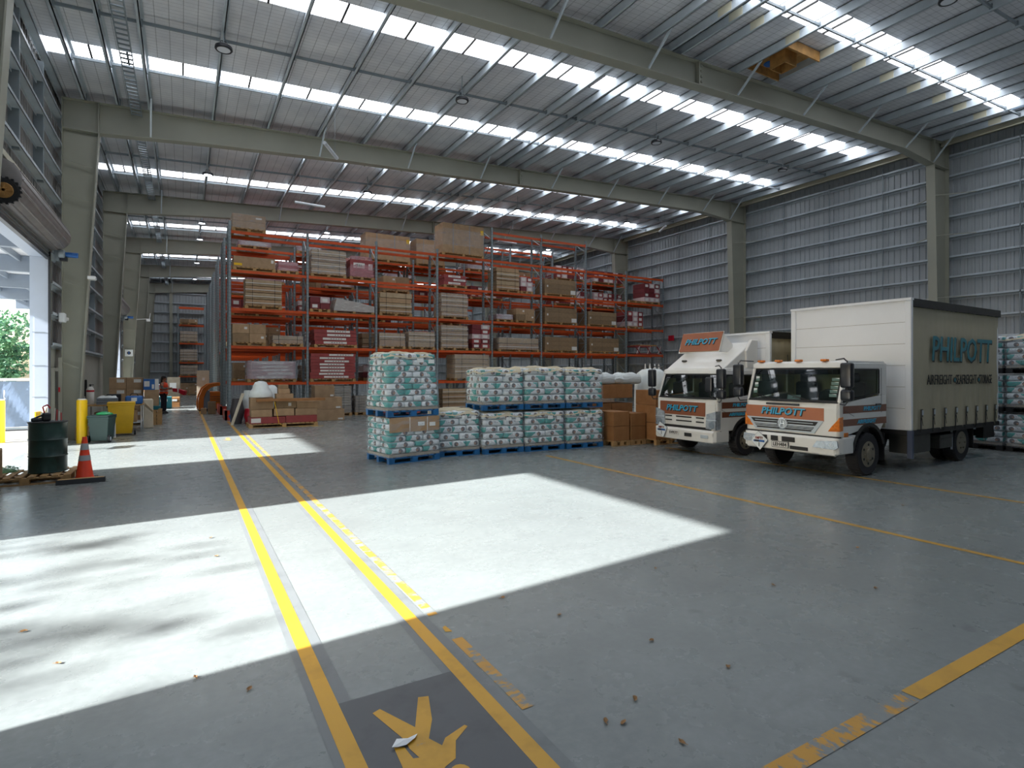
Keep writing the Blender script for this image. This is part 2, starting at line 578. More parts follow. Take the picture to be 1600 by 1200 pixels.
# ---- floor, with its painted lines
fl = MB()
fl.box((-3.45, Y0, -.25), (28, Y1, 0), 'floor')
def patch(poly, z, m):
    fl.add([(x, y, z) for x, y in poly], [list(range(len(poly)))], m)
def strip(x0, x1, y0, y1, z, m): patch([(x0, y0), (x1, y0), (x1, y1), (x0, y1)], z, m)
strip(.66, .71, .5, 24, .0020, 'grey_coating'); strip(.81, .885, .5, 24, .0020, 'grey_coating')
strip(1.49, 1.55, .5, 24, .0020, 'grey_coating'); strip(1.65, 1.725, .5, 24, .0020, 'grey_coating')
strip(.71, .81, .5, 37, .0035, 'line_paint')
strip(1.55, 1.65, .5, 26, .0035, 'line_paint')
strip(.81, 1.55, .9, 3.47, .0028, 'dark_coating')
strip(1.745, 1.825, 4.35, 21.5, .003, 'worn_paint_light')
strip(1.74, 1.825, 2.86, 3.88, .003, 'worn_paint_light')
patch([(1.75, 4.02), (1.80, 4.0), (1.79, 4.12), (1.76, 4.10)], .003, 'line_paint')
strip(7.57, 7.66, 1.0, 11.4, .003, 'thin_line_paint')
strip(11.15, 11.24, 1.0, 11.0, .003, 'thin_line_paint')
strip(3.9, 7.57, 1.72, 1.83, .0035, 'line_paint')
strip(2.3, 3.86, 1.715, 1.83, .003, 'worn_paint')
# the walking man, feet away from the camera
man = [(.96, 3.27), (1.01, 3.29), (1.13, 3.02), (1.25, 3.29), (1.31, 3.27), (1.24, 3.04), (1.16, 2.89), (1.20, 2.80), (1.24, 2.85), (1.38, 2.90),
       (1.39, 2.88), (1.28, 2.80), (1.22, 2.67), (1.15, 2.64), (1.08, 2.59), (.94, 2.67), (.96, 2.74), (.97, 2.91), (1.02, 2.89), (1.03, 2.78),
       (1.06, 2.77), (1.04, 2.86), (1.04, 2.95)]
patch(man, .0045, 'line_paint')
patch([(1.20 + .055 * math.cos(t * PI / 8), 2.555 + .07 * math.sin(t * PI / 8)) for t in range(16)], .0047, 'line_paint')
# a small painted arrow further down the walkway
patch([(1.02, 18.9), (1.18, 18.7), (1.34, 18.9), (1.24, 18.9), (1.24, 19.5), (1.12, 19.5), (1.12, 18.9)], .004, 'worn_paint_light')
floor = struct(fl.build('floor'), 'grey polished concrete floor with yellow painted lines')

# ---- ceiling: insulated sheet with glowing strips, purlins, bridging
ceil = s_empty('ceiling', (0, 0, 0), 'insulated metal roof with purlins and fibreglass skylight strips')
STR = []
for f in YF[:-1]:
    STR += [(f + 2.15, f + 2.95), (f + 6.75, f + 7.55)]
STR.sort()
ys = [Y0]
for a, b in STR: ys += [a, b]
ys.append(Y1)
xs0, xs1 = -3.45, 28.0
mb = MB()
for i in range(0, len(ys), 2):
    a, b = ys[i], ys[i + 1]
    mb.add([(xs0, a, zsheet(xs0)), (xs1, a, zsheet(xs1)), (xs1, b, zsheet(xs1)), (xs0, b, zsheet(xs0)),
            (xs0, a, zsheet(xs0) + .06), (xs1, a, zsheet(xs1) + .06), (xs1, b, zsheet(xs1) + .06), (xs0, b, zsheet(xs0) + .06)],
           [(0, 1, 2, 3), (4, 7, 6, 5), (0, 4, 5, 1), (1, 5, 6, 2), (2, 6, 7, 3), (3, 7, 4, 0)], 'insulation')
mb.build('roof_sheet', ceil)
PX = [-2.52, -1.69, -.87, .87, 2.55, 4.22, 5.86, 7.53, 9.12, 10.68, 11.53, 11.94, 12.77, 14.25, 15.86, 17.49, 19.07, 20.74, 22.47, 24.01, 25.63, 26.9]
for a, b in STR:
    if b < 4: continue
    m = MB()
    # the fibreglass sits a little above the insulation; thin cross bars divide it
    m.add([(xs0 + .3, a, zsheet(xs0 + .3) + .03), (26.6, a, zsheet(26.6) + .03), (26.6, b, zsheet(26.6) + .03), (xs0 + .3, b, zsheet(xs0 + .3) + .03)], [(0, 1, 2, 3)], 'skylight')
    for (x0, x1) in ((xs0, xs0 + .3), (26.6, xs1)):
        m.add([(x0, a, zsheet(x0)), (x1, a, zsheet(x1)), (x1, b, zsheet(x1)), (x0, b, zsheet(x0))], [(0, 1, 2, 3)], 'insulation')
    for p_, q_ in zip([-3.1] + PX, PX):
        if q_ - p_ < .6: continue
        x = (p_ + q_) / 2
        m.bar((x, a, zsheet(x)), (x, b, zsheet(x)), .045, .04, 'chassis')
    m.build('skylight_panel', ceil)
PX = [-2.52, -1.69, -.87, .87, 2.55, 4.22, 5.86, 7.53, 9.12, 10.68, 11.53, 11.94, 12.77, 14.25, 15.86, 17.49, 19.07, 20.74, 22.47, 24.01, 25.63, 26.9]
for x in PX:
    z = ztop(x)
    m = MB()
    m.box((x - .012, Y0, z), (x + .012, Y1, z + .28), 'galv')
    m.box((x - .07, Y0, z), (x + .012, Y1, z + .02), 'galv')
    m.box((x - .012, Y0, z + .26), (x + .07, Y1, z + .28), 'galv')
    if x > 11: m.box((x - .02, 9.15, z + .02), (x - .012, 9.55, z + .27), 'lap')  # purlin lap, its cream colour holds the warm light from the skylight
    for f in YF: m.box((x + .012, f - .06, z), (x + .03, f + .06, z + .25), 'galv_dark')
    m.build('purlin', ceil)
for f in YF[1:-1]:
    for dy in (4.7, 7.15):
        m = MB()
        for a, b in zip(PX, PX[1:]):
            m.bar((a + .02, f + dy, ztop(a) + .10), (b - .02, f + dy, ztop(b) + .10), .045, .07, 'galv_dark')
        for a in PX: m.cbox((a, f + dy, ztop(a) + .09), (.1, .06, .16), 'galv_dark')
        m.build('purlin_bridging', ceil)
m = MB()
m.box((27.15, Y0, 11.35), (27.22, Y1, 11.72), 'lap'); m.box((27.05, Y0, 11.35), (27.22, Y1, 11.38), 'lap')
m.build('eave_beam', ceil)

# ---- portal frames
fn = 0
for i, f in enumerate(YF):
    fr = s_empty('trim_%d' % (i + 1), (0, f, 0), 'olive painted steel portal frame')
    def rbot(x):
        P = [(-2.2, 9.24), (.65, 9.50), (5.3, 9.82), (10.6, 10.07), (15.9, 10.33), (24.0, 10.66), (26.3, 10.50)]
        for (a, za), (b, zb) in zip(P, P[1:]):
            if a <= x <= b: return za + (zb - za) * (x - a) / (b - a)
        return P[0][1] if x < P[0][0] else P[-1][1]
    # left column: deep tapered web with flanges
    m = MB()
    zt = ztop(XL)
    web = [(XL, 0), (-2.72, 0), (-2.2, 9.24), (-2.2, ztop(-2.2)), (XL, zt)]
    m.prism(web, -.012, .012, 'y', 'steel_olive')
    m.prism([(-2.72, 0), (-2.695, 0), (-2.175, 9.24), (-2.175, ztop(-2.2)), (-2.2, ztop(-2.2)), (-2.2, 9.24)], -.17, .17, 'y', 'steel_olive')
    m.box((XL - .02, -.17, 0), (XL, .17, zt), 'steel_olive')
    m.prism([(XL, 9.2), (-2.2, 9.2), (-2.2, 9.23), (XL, 9.23)], -.17, .17, 'y', 'steel_olive')
    m.box((-3.1, -.22, 0), (-2.6, .22, .03), 'steel_olive')
    for z in (2.2, 4.6, 7.2, 8.2):
        m.bar((-3.04, -.16, z + .1), (-2.55 + (z - 4.6) * .055, -.16, z - .05), .03, .03, 'steel_olive')
    m.build('column', fr)
    m = MB()
    RX = [-2.2, .65, 5.3, 10.6, 15.9, 24.0, 26.3]
    top = [(x, ztop(x)) for x in (-2.2, 26.3)]
    m.prism([(x, rbot(x)) for x in RX] + [(27.5, 10.50), (27.5, ztop(27.5)), (-2.2, ztop(-2.2))], -.012, .012, 'y', 'steel_olive')
    for a, b in zip(RX, RX[1:]):
        m.prism([(a, rbot(a) - .02), (b, rbot(b) - .02), (b, rbot(b)), (a, rbot(a))], -.16, .16, 'y', 'steel_olive')
    m.prism([(XL, ztop(XL) - .02), (27.5, ztop(27.5) - .02), (27.5, ztop(27.5)), (XL, ztop(XL))], -.16, .16, 'y', 'steel_olive')
    m.box((12.6, -.16, rbot(12.6)), (12.64, .16, ztop(12.6)), 'steel_olive')
    for dz in (.1, .25, .4, .55):
        m.cbox((12.7, -.14, rbot(12.6) + dz), (.06, .05, .05), 'steel_olive')
    m.box((26.3, -.16, 10.48), (26.33, .16, ztop(26.3)), 'steel_olive')
    m.build('rafter', fr)
    m = MB()
    m.prism([(26.72, 0), (27.5, 0), (27.5, 10.5), (26.3, 10.5)], -.012, .012, 'y', 'steel_olive')
    m.prism([(26.72, 0), (26.3, 10.48), (26.28, 10.48), (26.70, 0)], -.16, .16, 'y', 'steel_olive')
    m.box((27.5, -.16, 0), (27.52, .16, ztop(27.5)), 'steel_olive')
    m.box((26.65, -.2, 0), (27.55, .2, .03), 'steel_olive')
    m.prism([(26.3, 10.47), (27.5, 10.47), (27.5, 10.5), (26.3, 10.5)], -.16, .16, 'y', 'steel_olive')
    m.build('column', fr)
    for x in (-.87, 4.22, 7.53, 10.68, 14.25, 17.49, 20.74, 24.01, 26.2):
        m = MB()
        m.bar((x, -.15, rbot(x) + .02), (x + .04, -.95, ztop(x) + .06), .05, .05, 'galv')
        m.bar((x, .15, rbot(x) + .02), (x + .04, .95, ztop(x) + .06), .05, .05, 'galv')
        m.build('fly_brace', fr)

# ---- ribbed cladding
def ribbed(mb, a0, a1, z0, z1f, plane, axis, out, m, pitch=.25, d=.035):
    """vertical trapezoid ribs along the axis from a0 to a1; out = sign of the inward side"""
    pts = []
    a = a0
    while a < a1 - 1e-4:
        for da, dd in ((0, 0), (pitch * .55, 0), (pitch * .62, 1), (pitch * .93, 1)):
            if a + da <= a1: pts.append((a + da, plane + out * d * dd))
        a += pitch
    pts.append((a1, plane))
    vs = []; n = len(pts)
    for aa, p in pts:
        zt_ = z1f(aa) if callable(z1f) else z1f
        if axis == 'y': vs += [(p, aa, z0), (p, aa, zt_)]
        else: vs += [(aa, p, z0), (aa, p, zt_)]
    mb.add(vs, [(2 * i, 2 * i + 2, 2 * i + 3, 2 * i + 1) for i in range(n - 1)], m)

def girt(mb, p0, p1, inward, m='galv'):
    """a Z girt lying on the wall; inward = unit vector into the hall"""
    p0 = Vector(p0); p1 = Vector(p1); iv = Vector(inward)
    d = (p1 - p0).normalized()
    L = (p1 - p0).length
    B = basis(d, iv, Vector((0, 0, 1)), p0)
    mb.box((0, 0, 0), (L, .18, .012), m, B)
    mb.box((0, .168, 0), (L, .18, .085), m, B)
    mb.box((0, 0, -.07), (L, .012, .012), m, B)

# right wall
wr = s_empty('wall_right', (0, 0, 0), 'ribbed grey metal side wall with horizontal girts')
m = MB()
ribbed(m, Y0, Y1, 0, zsheet(27.75), 27.78, 'y', -1, 'clad')
m.box((27.79, Y0, 0), (27.9, Y1, zsheet(27.8)), 'clad')
m.build('cladding', wr)
for z in [.9] + [1.75 + .84 * k for k in range(12)]:
    m = MB()
    girt(m, (27.74, Y0, z), (27.74, Y1, z), (-1, 0, 0))
    m.build('girt', wr)
m = MB()
for f in YF[:-1]:
    for q in (.25, .5, .75):
        m.box((27.56, f + 9.8 * q - .02, .2), (27.6, f + 9.8 * q + .02, 11.3), 'galv_dark')
m.build('sag_rods', wr)
m = MB()
for f in YF:
    for z in (2.6, 5.1, 7.65, 9.3):
        m.bar((26.7, f, z), (27.6, f + 1.1, z + .02), .03, .03, 'steel_olive')
        m.bar((26.7, f, z), (27.6, f - 1.1, z + .02), .03, .03, 'steel_olive')
m.build('girt_braces', wr)
m = MB(); m.box((27.6, Y0, 0), (27.76, Y1, .25), 'precast'); struct(m.build('baseboard_right'))

# left wall with its door openings
DOORS = [(3.90, 8.85, 5.15), (14.2, 19.6, 5.15), (34.6, 39.8, 5.15)]
wl = s_empty('wall_left', (0, 0, 0), 'ribbed metal side wall with precast base and roller door openings')
segs = []
y = Y0
for a, b, h in DOORS:
    segs.append((y, a)); y = b
segs.append((y, Y1))
m = MB(); pc = MB()
for a, b in segs:
    ribbed(m, a, b, 2.7, zsheet(-3.4), -3.32, 'y', 1, 'clad_left')
    m.box((-3.45, a, 2.7), (-3.34, b, zsheet(-3.4)), 'clad_left')
    pc.box((-3.45, a, 0), (-3.22, b, 2.7), 'precast')
for a, b, h in DOORS:
    ribbed(m, a, b, h + .15, zsheet(-3.4), -3.32, 'y', 1, 'clad_left')
    m.box((-3.45, a, h + .15), (-3.34, b, zsheet(-3.4)), 'clad_left')
m.build('cladding', wl); pc.build('precast_base', wl)
for k in range(10):
    z = 2.75 + .84 * k
    for a, b in (segs if z < 5.3 else [(Y0, Y1)]):
        m = MB(); girt(m, (-3.24, a + .02, z), (-3.24, b - .02, z), (1, 0, 0), 'galv')
        m.build('girt', wl)
m = MB()
for f in YF[:-1]:
    for q in (.25, .5, .75):
        yy = f + 9.8 * q
        if any(a - .2 < yy < b + .2 for a, b, h in DOORS): z0 = 6.9
        else: z0 = 2.75
        m.box((-3.3, yy - .05, z0), (-3.1, yy + .05, 10.0), 'galv_dark')
m.build('sag_posts', wl)
m = MB()   # deep door headers
for a, b, h in DOORS:
    m.box((-3.28, a - .4, 6.30), (-3.05, b + .4, 6.42), 'lap')
    m.box((-3.30, a - .4, 5.6), (-3.20, b + .4, 6.32), 'galv_dark')
    for yy in (a - .12, b + .02):
        m.box((-3.21, yy + (.05 if yy > a else -.0), 0), (-3.12, yy + .1, 5.6), 'steel_olive')
m.build('door_headers', wl)

def end_wall(name, y, inw, lab):
    w = s_empty(name, (0, 0, 0), lab)
    m = MB()
    ribbed(m, -3.4, 27.8, 0, lambda x: zsheet(x), y, 'x', inw, 'clad')
    b0, b1 = (y, y + .1) if inw < 0 else (y - .1, y)
    m.prism([(-3.4, 0), (27.8, 0), (27.8, zsheet(27.8)), (-3.4, zsheet(-3.4))], b0 + .012 * (-inw), b1 + .012 * (-inw), 'y', 'clad')
    m.build('cladding', w)
    for k in range(11):
        z = 1.2 + .9 * k
        m = MB(); girt(m, (-3.3, y + inw * .05, z), (27.6, y + inw * .05, z), (0, inw, 0)); m.build('girt', w)
    m = MB()
    for x in (-.95, 5.5, 11.5, 17.5, 23.5):
        m.box((x - .12, y + inw * .25 - .1, 0), (x + .12, y + inw * .25 + .1, ztop(x)), 'steel_olive')
    m.build('wind_posts', w)
end_wall('wall_far', Y1 - .05, -1, 'ribbed grey metal end wall beyond the racks')
end_wall('wall_near', Y0 + .05, 1, 'ribbed grey metal end wall behind the viewpoint')

# ---- roller doors
def roller_door(n, a, b, h, wheel):
    d = s_empty('door_%d' % n, (-3.15, (a + b) / 2, 0), 'rolled-up steel roller shutter above an open doorway')
    cy = (a + b) / 2
    ly = lambda y: y - cy
    m = MB()
    m.lathe([(.33, -.02), (.37, 0), (.37, b - a + .1), (.33, b - a + .12)], (.10, ly(a) - .05, 5.74), 'y', 28, 'shutter')
    for k in range(14):
        t = k * 2 * PI / 14
        m.cyl((.10 + .365 * math.cos(t), ly(a), 5.74 + .365 * math.sin(t)), (.10 + .365 * math.cos(t), ly(b), 5.74 + .365 * math.sin(t)), .022, n=6, m='shutter')
    smooth_angle(m.build('shutter_roll', d), 40)
    m = MB()
    z = 5.62
    while z > h:
        m.box((-.03, ly(a) + .03, z - .075), (-.0, ly(b) - .03, z - .005), 'shutter')
        m.box((-.045, ly(a) + .03, z - .012), (.015, ly(b) - .03, z + .002), 'galv_dark'); z -= .08
    m.box((-.06, ly(a) + .02, h - .06), (.03, ly(b) - .02, h + .01), 'black_plastic')
    m.build('shutter_curtain', d)
    for yy in (ly(a), ly(b) - .06):
        m = MB(); m.box((-.01, yy, 0), (.04, yy + .06, 5.3), 'black_plastic'); m.build('guide_rail', d)
    m = MB()
    m.lathe([(.09, 0), (.11, .02), (.11, .12), (.09, .14)], (.20, ly(b) + .02, 5.28), 'x', 18, 'galv_dark')
    m.cyl((.32, ly(b) + .12, 5.28), (.62, ly(b) + .12, 5.28), .07, n=16, m='blue')
    for k in range(5): m.cyl((.40 + .04 * k, ly(b) + .12, 5.28), (.41 + .04 * k, ly(b) + .12, 5.28), .078, n=16, m='blue')
    m.cbox((.30, ly(b) + .12, 5.15), (.16, .16, .1), 'black_plastic')
    m.box((.1, ly(b) + .1, 5.1), (.2, ly(b) + .16, 5.9), 'galv_dark')
    m.build('motor', d)
    if wheel:
        m = MB()
        c = (.22, ly(a) - .12, 5.46)
        m.lathe([(.21, -.03), (.24, -.02), (.24, .03), (.21, .04)], c, 'y', 22, 'black')
        for k in range(18):
            t = 2 * PI * k / 18
            m.cbox((c[0] + .245 * math.cos(t), c[1], c[2] + .245 * math.sin(t)), (.04, .06, .04), 'black')
        m.lathe([(.14, -.05), (.15, -.035), (.14, -.03)], c, 'y', 20, 'ply')
        for k in range(4):
            t = PI * k / 4
            m.bar((c[0] - .14 * math.cos(t), c[1] - .05, c[2] - .14 * math.sin(t)), (c[0] + .14 * math.cos(t), c[1] - .05, c[2] + .14 * math.sin(t)), .03, .03, 'ply')
        m.build('chain_wheel', d)
roller_door(1, 3.90, 8.85, 5.15, False)
roller_door(2, 14.2, 19.6, 5.15, True)
roller_door(3, 34.6, 39.8, 5.15, False)
# white sheet-metal reveals outside the doors
for k, (a, b, h) in enumerate(DOORS):
    m = MB()
    for yy, oy in ((a - .32, 1), (b, 1)):
        m.box((-3.56, yy, 0), (-3.46, yy + .32, h + .4), 'reveal')
    m.box((-3.56, a, h), (-3.46, b, h + .4), 'reveal')
    # jamb linings through the wall
    m.box((-3.46, b - .014, 0), (-3.16, b, h), 'reveal'); m.box((-3.46, a, 0), (-3.16, a + .014, h), 'reveal')
    m.box((-3.46, a, h), (-3.22, b, h + .14), 'reveal')
    for z in (1.35, 2.2, 3.1):
        m.box((-3.50, b - .02, z), (-3.22, b - .013, z + .015), 'galv_dark')
    struct(m.build('trim_%d' % (11 + k)), 'white sheet-metal doorway reveal')

# ---- outside: yard, canopy, fence, trees
m = MB(); m.box((-70, -40, -.4), (-3.45, 110, -.03), 'asphalt')
struct(m.build('ground'), 'concrete yard outside the doors')
can = s_empty('canopy', (0, 0, 0), 'white loading canopy outside the left-hand doors')
m = MB(); m.box((-8.7, 12.4, 6.35), (-3.75, 75, 6.42), 'canopy'); m.build('canopy_sheet', can)
for y in (12.6, 17.5, 22.0, 27.2, 32.4, 37.5, 42.7, 50, 58, 66):
    m = MB(); m.box((-8.35, y - .12, 5.75), (-3.75, y + .12, 6.34), 'canopy_beam'); m.build('canopy_beam', can)
m = MB()
for x in (-7.9, -6.6, -5.2, -4.0): m.box((x - .04, 12.5, 6.12), (x + .04, 74.8, 6.34), 'canopy_beam')
m.build('canopy_purlins', can)
for y in (22.0, 74):
    m = MB(); m.box((-8.3, y - .1, -.03), (-8.1, y + .1, 5.75), 'canopy_beam'); m.build('canopy_post', can)

t = thing('tarpaulin_fence', 'blue-grey tarpaulin covered fence standing in the yard beyond the doorway', 'fence', (-6.4, 26.2, -.03))
m = MB()
n = 60
vs = []; fs = []
for i in range(n + 1):
    x = -2.6 + 5.3 * i / n
    for j in range(9):
        z = .12 + 1.62 * j / 8
        vs.append((x, .025 * math.sin(x * 9 + j) + .02 * math.sin(x * 23 + 2 * j), z))
for i in range(n):
    for j in range(8):
        fs.append((i * 9 + j, (i + 1) * 9 + j, (i + 1) * 9 + j + 1, i * 9 + j + 1))
m.add(vs, fs, 'tarp'); smooth_angle(m.build('tarpaulin', t), 60)
m = MB()
m.cyl((-2.65, 0, 1.8), (2.75, 0, 1.8), .045, m='white')
for x in (-2.6, -.8, .95, 2.7): m.cyl((x, .05, 0), (x, .05, 1.8), .035, m='white')
m.box((-2.65, -.05, .03), (2.75, .05, .1), 'galv_dark'); m.box((-2.65, -.3, 0), (2.75, .3, .03), 'black')
m.build('rail_frame', t)

def tree(x, y, h, rad, seed, lab, leafm='leaf', n=3200, z0=0.5, size=.16):
    rnd = random.Random(seed)
    t = thing('leafy_tree', lab, 'tree', (x, y, -.03), group='trees across the yard')
    m = MB()
    m.cyl((0, 0, 0), (.1, .05, h * .5), .16, .09, 10, 'bark')
    for k in range(7):
        a = rnd.uniform(0, 2 * PI)
        m.cyl((.05, .02, h * rnd.uniform(.25, .5)), (rad * .6 * math.cos(a), rad * .6 * math.sin(a), h * rnd.uniform(.55, .85)), .06, .02, 6, 'bark')
    m.build('trunk', t)
    m = MB()
    cl = [(rnd.gauss(0, rad * .42), rnd.gauss(0, rad * .42), rnd.uniform(z0 + .12 * h, h * .92), rnd.uniform(.35, .8) * rad * .55) for _ in range(26)]
    vs = []; fs = []
    for k in range(n):
        cx, cy, cz, cr = rnd.choice(cl)
        v = Vector((rnd.gauss(0, 1), rnd.gauss(0, 1), rnd.gauss(0, 1))).normalized() * cr * rnd.uniform(.5, 1.05)
        p = Vector((cx, cy, max(z0, cz + v.z * .8))) + Vector((v.x, v.y, 0))
        a = Vector((rnd.gauss(0, 1), rnd.gauss(0, 1), rnd.gauss(0, 1))).normalized()
        b = a.orthogonal().normalized()
        s = size * rnd.uniform(.6, 1.3)
        o = len(vs)
        vs += [p - a * s, p + b * s * .5, p + a * s, p - b * s * .5]
        fs.append((o, o + 1, o + 2, o + 3))
    m.add(vs, fs, leafm)
    o = m.build('foliage', t)
    return t
tree(-13.5, 62, 7.2, 3.6, 1, 'dense green tree right behind the blue tarpaulin fence', n=5200, size=.2)
tree(-18.5, 66, 8.0, 4.2, 2, 'taller pale green tree at the far left behind the fence', 'leaf_light', n=5200, size=.22)
tree(-9.2, 70, 6.2, 3.0, 3, 'low green tree beside the white door reveal', n=4200, size=.2)
tree(-16.3, 4.3, 8.7, 2.4, 5, 'loose-leaved tree in the yard in front of the nearest doorway', 'leaf', n=430, z0=4.8, size=.2)

# ================================================================== pallets and cargo
MC = {}
def cached(key, fn):
    if key not in MC: MC[key] = fn()
    return MC[key]
def q(x, s=.05): return round(x / s) * s

def pallet_mesh(w, d, m='wood'):
    def f():
        b = MB()
        for y in (-d / 2 + .05, 0, d / 2 - .05):
            b.box((-w / 2, y - .05, 0), (w / 2, y + .05, .02), m)
            for x in (-w / 2 + .07, 0, w / 2 - .07): b.box((x - .07, y - .05, .02), (x + .07, y + .05, .105), m)
            b.box((-w / 2, y - .05, .105), (w / 2, y + .05, .122), m)
        nn = max(5, int(w / .16))
        for i in range(nn):
            x = -w / 2 + (w - .1) * i / (nn - 1)
            b.box((x, -d / 2, .122), (x + .1, d / 2, .144), m)
        return b.mesh('pallet')
    return cached(('pal', q(w), q(d), m), f)
def carton_mesh(w, d, h, m, tape=None, lab=None, bev=.008, dents=0):
    def f():
        b = MB()
        b.bevbox((-w / 2, -d / 2, 0), (w / 2, d / 2, h), min(bev, h * .3), m)
        if tape: b.box((-w / 2 + .002, -.025, h - .001), (w / 2 - .002, .025, h + .002), tape)
        if lab:
            for (x0, x1, z0, z1, lm) in lab:
                b.box((x0 * w, -d / 2 - .003, z0 * h), (x1 * w, -d / 2 + .001, z1 * h), lm)
        return b.mesh('carton')
    return cached(('car', round(w, 2), round(d, 2), round(h, 2), m, tape, str(lab)), f)
def wrap_mesh(w, d, h, m, seed=0, taper=0.0):
    """a loose film skin around a load: a box of rings with wrinkles"""
    def f():
        rnd = random.Random(seed)
        rings = []
        N = 8; K = 9
        for k in range(K + 1):
            z = h * k / K
            s = 1 - taper * (k / K)
            if k == K: s *= .97
            ring = []
            per = []
            for i in range(N): per.append((-w / 2 + w * i / N, -d / 2))
            for i in range(N): per.append((w / 2, -d / 2 + d * i / N))
            for i in range(N): per.append((w / 2 - w * i / N, d / 2))
            for i in range(N): per.append((-w / 2, d / 2 - d * i / N))
            for (x, y) in per:
                j = rnd.uniform(-.004, .012)
                ring.append((x * s + (j if x > 0 else -j), y * s + (j if y > 0 else -j), z + rnd.uniform(-.01, .01)))
            rings.append(ring)
        b = MB(); b.loft(rings, m, cap=False)
        top = rings[-1]; b.add(top, [list(range(len(top)))], m)
        me = b.mesh('film_wrap', True)
        return me
    return cached(('wr', round(w, 2), round(d, 2), round(h, 2), m, seed % 4, taper), f)

ILL = []    # illegible printed marks on a label strip
def label_marks(w, rnd):
    return [(-.28 + .07 * k, -.28 + .07 * k + .04, .42, .62, 'ink') for k in range(rnd.choice((4, 5, 6)))]

